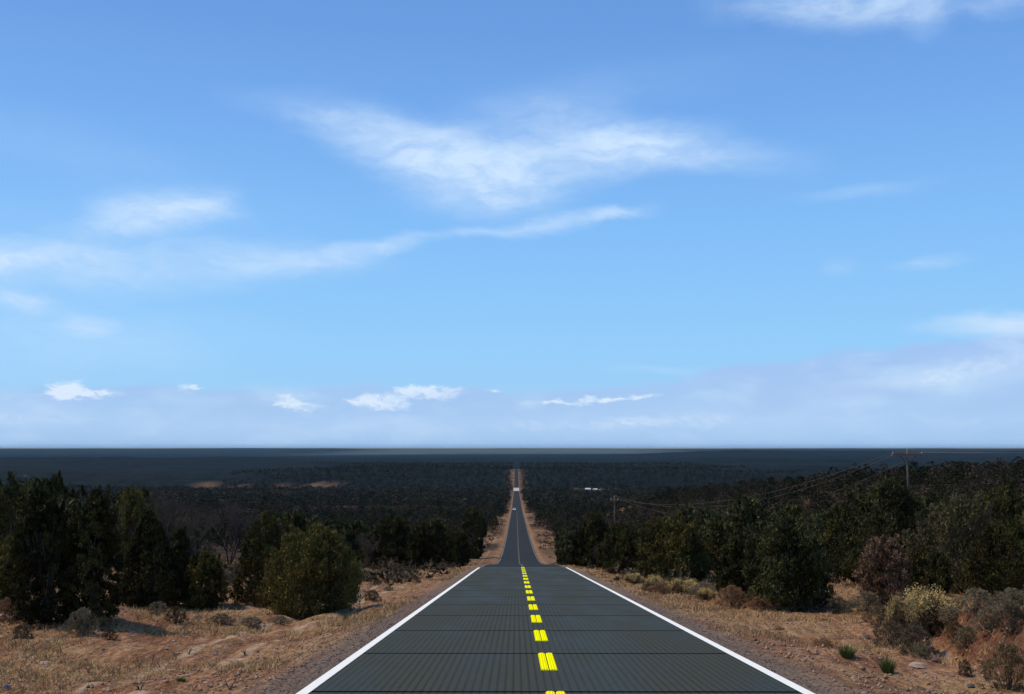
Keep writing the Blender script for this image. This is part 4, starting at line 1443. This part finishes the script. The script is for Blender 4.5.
VV = np.concatenate(VV); TT = np.concatenate(TT)
m, t, b = mat('woodland_foliage')
a_ = t.node('ShaderNodeAttribute', attribute_name='tint')
c = t.colors(a_.outputs['Fac'], [(0, (.010, .012, .006)), (.35, (.018, .020, .009)), (.60, (.032, .032, .014)), (.76, (.042, .032, .020)), (.88, (.060, .042, .030)), (1, (.070, .052, .036))])
t.set(b.inputs['Base Color'], c)
b.inputs['Roughness'].default_value = .9
b.inputs['Specular IOR Level'].default_value = .05
tag(link('woodland', np_mesh('woodland', VV, np.arange(len(VV)).reshape(-1, 3), m, TT)), 'far off juniper wood over the valley floor and slopes', 'woodland', kind='stuff')
print('mid trees', mid_n, 'woodland trees', len(A), 'tris', len(VV) // 3)


# ------------------------------------------------------------------ power line on the right ridge
def power_pole(x, y, z, top, arm, face, label, brace=True):
    root = empty('utility_pole', (x, y, z), face)
    h = top - z
    mb = MB(); mb.tube([(0, 0, -.6), (0, 0, h * .5), (0, 0, h)], [.24, .20, .15], 10); mb.build('pole', M['pole_wood'], root, True)
    mb = MB(); mb.box(-arm / 2, arm / 2, -.25, -.05, h - .95, h - .67); mb.build('crossarm', M['arm_wood'], root)
    mb = MB(); mb.box(-arm / 2 * .96, arm / 2 * .96, .05, .22, h - .95, h - .67); mb.build('crossarm', M['arm_wood'], root)
    if brace:
        for s_ in (-1, 1):
            mb = MB(); mb.tube([(s_ * arm * .27, -.15, h - .9), (0, -.18, h - 2.5)], [.06, .06], 6); mb.build('brace', M['pole_wood'], root)
    tips = []
    for s_ in (-.46, 0.0, .46):
        zz_ = h - .67 if s_ else h
        mb = MB(); mb.tube([(s_ * arm, -.02, zz_), (s_ * arm, -.02, zz_ + .12), (s_ * arm, -.02, zz_ + .2), (s_ * arm, -.02, zz_ + .34)], [.05, .11, .07, .09], 8)
        mb.build('insulator', M['insulator'], root, True)
        c_, s2 = math.cos(face), math.sin(face)
        tips.append((x + c_ * s_ * arm + s2 * .02, y + s2 * s_ * arm - c_ * .02, z + zz_ + .34))
    tag(root, label, 'utility pole')
    return tips


# three conductors rise from the far pole (left) to the ridge pole and on past the right edge
xa, ya_, za, da = at_dist(907, 195)
topa = EYE[2] + ray(907, 450)[2] * da
xb, yb_, zb, db = at_dist(614, 290)
topb = EYE[2] + ray(614, 497)[2] * db
dirx, diry = xa - xb, ya_ - yb_
face = math.atan2(diry, dirx) + math.pi / 2
face_a = 0.25
A3 = power_pole(xa, ya_, za, topa, 5.9, face_a + math.pi if math.cos(face_a) < 0 else face_a, 'tall wooden utility pole with reddish double crossarm on the right ridge')
B3 = power_pole(xb, yb_, zb, topb, 2.2, face + math.pi if math.cos(face) < 0 else face, 'thin distant utility pole in the wood right of the road')
xc, yc, zc_ = xa + 75, ya_ - 60, float(H(xa + 75, ya_ - 60))
C3 = power_pole(xc, yc, zc_, zc_ + 12.0, 5.9, face_a + math.pi if math.cos(face_a) < 0 else face_a, 'utility pole past the right edge of the picture')


def wire(p, q, sag, label, r=.015):
    p, q = Vector(p), Vector(q)
    pts_ = []
    for i in range(29):
        u = i / 28
        v_ = p.lerp(q, u); v_.z -= sag * 4 * u * (1 - u)
        pts_.append(v_)
    mb = MB(); mb.tube(pts_, [r] * 29, 4)
    tag(mb.build('power_line', M['wire']), label, 'power line', 'power lines on the right ridge')


lbls = ('left', 'middle', 'right')
for i in range(3):
    wire(B3[i], A3[i], 4.4 + 1.5 * i, 'pale sagging power line from the %s end of the ridge pole crossarm down left' % lbls[i] if i != 1 else 'pale sagging power line tied at the ridge pole top, running down left')
    wire(A3[i], C3[i], 1.6, 'faint power line leaving the %s of the ridge pole to the right edge' % lbls[i], .018)


# ------------------------------------------------------------------ buildings far off
def house(x, y, z, L, Wd, h, rz, label, wall='white_wall', roof='roof_metal', nwin=3, cat='house', group=None):
    root = empty('house', (x, y, z), rz)
    mb = MB(); mb.box(-L / 2, L / 2, -Wd / 2, Wd / 2, -1.0, h)
    mb.add([(-L / 2, -Wd / 2, h), (-L / 2, Wd / 2, h), (-L / 2, 0, h + Wd * .22)], [(0, 1, 2)])
    mb.add([(L / 2, -Wd / 2, h), (L / 2, 0, h + Wd * .22), (L / 2, Wd / 2, h)], [(0, 1, 2)])
    mb.build('wall', M[wall], root)
    mb = MB(); e = .5
    for s_ in (-1, 1):
        mb.add([(-L / 2 - e, s_ * (Wd / 2 + e), h - .15), (L / 2 + e, s_ * (Wd / 2 + e), h - .15), (L / 2 + e, 0, h + Wd * .22 + .1), (-L / 2 - e, 0, h + Wd * .22 + .1),
                (-L / 2 - e, s_ * (Wd / 2 + e), h + .05), (L / 2 + e, s_ * (Wd / 2 + e), h + .05), (L / 2 + e, 0, h + Wd * .22 + .3), (-L / 2 - e, 0, h + Wd * .22 + .3)],
               [(0, 1, 2, 3), (4, 7, 6, 5), (0, 4, 5, 1), (1, 5, 6, 2), (3, 2, 6, 7), (0, 3, 7, 4)])
    mb.build('roof', M[roof], root)
    mb = MB(); mb.box(L * .05, L * .05 + 1.0, -Wd / 2 - .06, -Wd / 2 - .004, 0, 2.1); mb.build('door', M['roof_grey'], root)
    for i in range(nwin):
        cx = -L / 2 + L * (i + .5) / nwin
        if abs(cx - L * .05 - .5) < 1.3: cx += 1.6
        mb = MB(); mb.box(cx - .6, cx + .6, -Wd / 2 - .06, -Wd / 2 - .004, 1.0, 2.1); f_ = mb.build('window', M['white_wall'], root)
        mb = MB(); mb.box(cx - .5, cx + .5, -Wd / 2 - .09, -Wd / 2 - .065, 1.1, 2.0); mb.build('pane', M['window'], f_)
    tag(root, label, cat, group)


for (px, d_, L, Wd, h, rz, lab, wl, rf, n_w) in (
        (587.5, 1560, 6.5, 6, 4.2, .1, 'small bright white gabled building far down the valley on the right', 'white_wall', 'roof_metal', 2),
        (597, 1580, 11, 5, 2.6, -.1, 'long low pale building right of the small bright white one', 'tan_wall', 'roof_metal', 3),
        (226, 1350, 9, 6, 2.8, .2, 'small pale roofed house in the valley on the left', 'tan_wall', 'roof_metal', 3)):
    x, y, z, _ = at_dist(px, d_)
    z2 = EYE[2] + ray(px, 487.5 if px > 500 else 492.5)[2] * d_
    house(x, y, max(z, z2) if False else z, L, Wd, h, rz, lab, wl, rf, n_w)

# ------------------------------------------------------------------ oncoming car on the falling road
cy_ = 720.0
cz = float(P(cy_))
root = empty('car', (-1.75, cy_, cz + .01), 0)
mb = MB()
prof = [(-2.2, .35), (-2.25, .62), (-2.1, .82), (-1.1, .98), (2.1, 1.0), (2.25, .7), (2.2, .35)]
vs = []
for sx in (-.9, .9):
    for (yy_, zz_) in prof: vs.append((sx, yy_, zz_))
n = len(prof)
fs = [tuple(range(n)), tuple(range(2 * n - 1, n - 1, -1))] + [(j, n + j, n + (j + 1) % n, (j + 1) % n) for j in range(n)]
mb.add(vs, fs); mb.build('body', M['car_paint'], root)
mb = MB()
mb.add([(-.82, -1.05, .975), (.82, -1.05, .975), (.82, 1.9, .995), (-.82, 1.9, .995), (-.64, -.3, 1.5), (.64, -.3, 1.5), (.64, 1.3, 1.5), (-.64, 1.3, 1.5)],
       [(0, 3, 2, 1), (4, 5, 6, 7), (1, 2, 6, 5), (2, 3, 7, 6), (3, 0, 4, 7), (0, 1, 5, 4)])
mb.build('cabin', M['car_paint'], root)
mb = MB(); mb.add([(-.74, -1.0, 1.03), (.74, -1.0, 1.03), (.62, -.36, 1.46), (-.62, -.36, 1.46)], [(0, 1, 2, 3)]); mb.build('windscreen', M['window'], root)
for sx in (-.62, .62):
    mb = MB(); mb.box(sx - .16, sx + .16, -2.27, -2.18, .6, .76); mb.build('headlight', M['headlamp'], root)
for sx in (-.8, .8):
    for sy in (-1.4, 1.4):
        mb = MB(); mb.tube([(sx - .11, sy, .33), (sx + .11, sy, .33)], [.33, .33], 14); mb.build('wheel', M['tyre'], root)
tag(root, 'small silver oncoming car on the left lane of the falling road', 'car')

# ------------------------------------------------------------------ haze: one box of thin even air
HZ = True
if HZ:
    mb = MB(); mb.box(-24000, 24000, -150, 46000, -200.0, 62.0)
    m = bpy.data.materials.new('thin_air'); m.use_nodes = True
    t = NT(m.node_tree)
    for n_ in list(t.n): t.n.remove(n_)
    pv = t.node('ShaderNodeVolumePrincipled')
    pv.inputs['Color'].default_value = (.33, .64, .92, 1)
    pv.inputs['Density'].default_value = 1.5e-5
    pv.inputs['Anisotropy'].default_value = 0.0
    t.node('ShaderNodeOutputMaterial', {'Volume': pv.outputs[0]})
    m.cycles.homogeneous_volume = True
    hz = mb.build('haze', m)
    tag(hz, 'thin blue haze over the far country', 'haze', kind='stuff')

# ------------------------------------------------------------------ tell apart neighbours that read alike
bpy.context.view_layer.update()
_by = {}
for o in SC.objects:
    if o.parent is None and o.get('label') and o.get('kind') is None:
        _by.setdefault(o['label'], []).append(o)
_num = {2: 'two', 3: 'three', 4: 'four', 5: 'five'}
_ord = {2: ('left', 'right'), 3: ('left', 'middle', 'right'), 4: ('leftmost', 'second', 'third', 'rightmost'), 5: ('leftmost', 'second', 'middle', 'fourth', 'rightmost')}
for lab_, os_ in _by.items():
    if 2 <= len(os_) <= 5 and len(lab_.split()) <= 13:
        os_.sort(key=lambda o: (o.location.x + .55) / max(o.location.y, 1))
        for o, wd_ in zip(os_, _ord[len(os_)]):
            o['label'] = lab_ + ', %s of %s' % (wd_, _num[len(os_)])
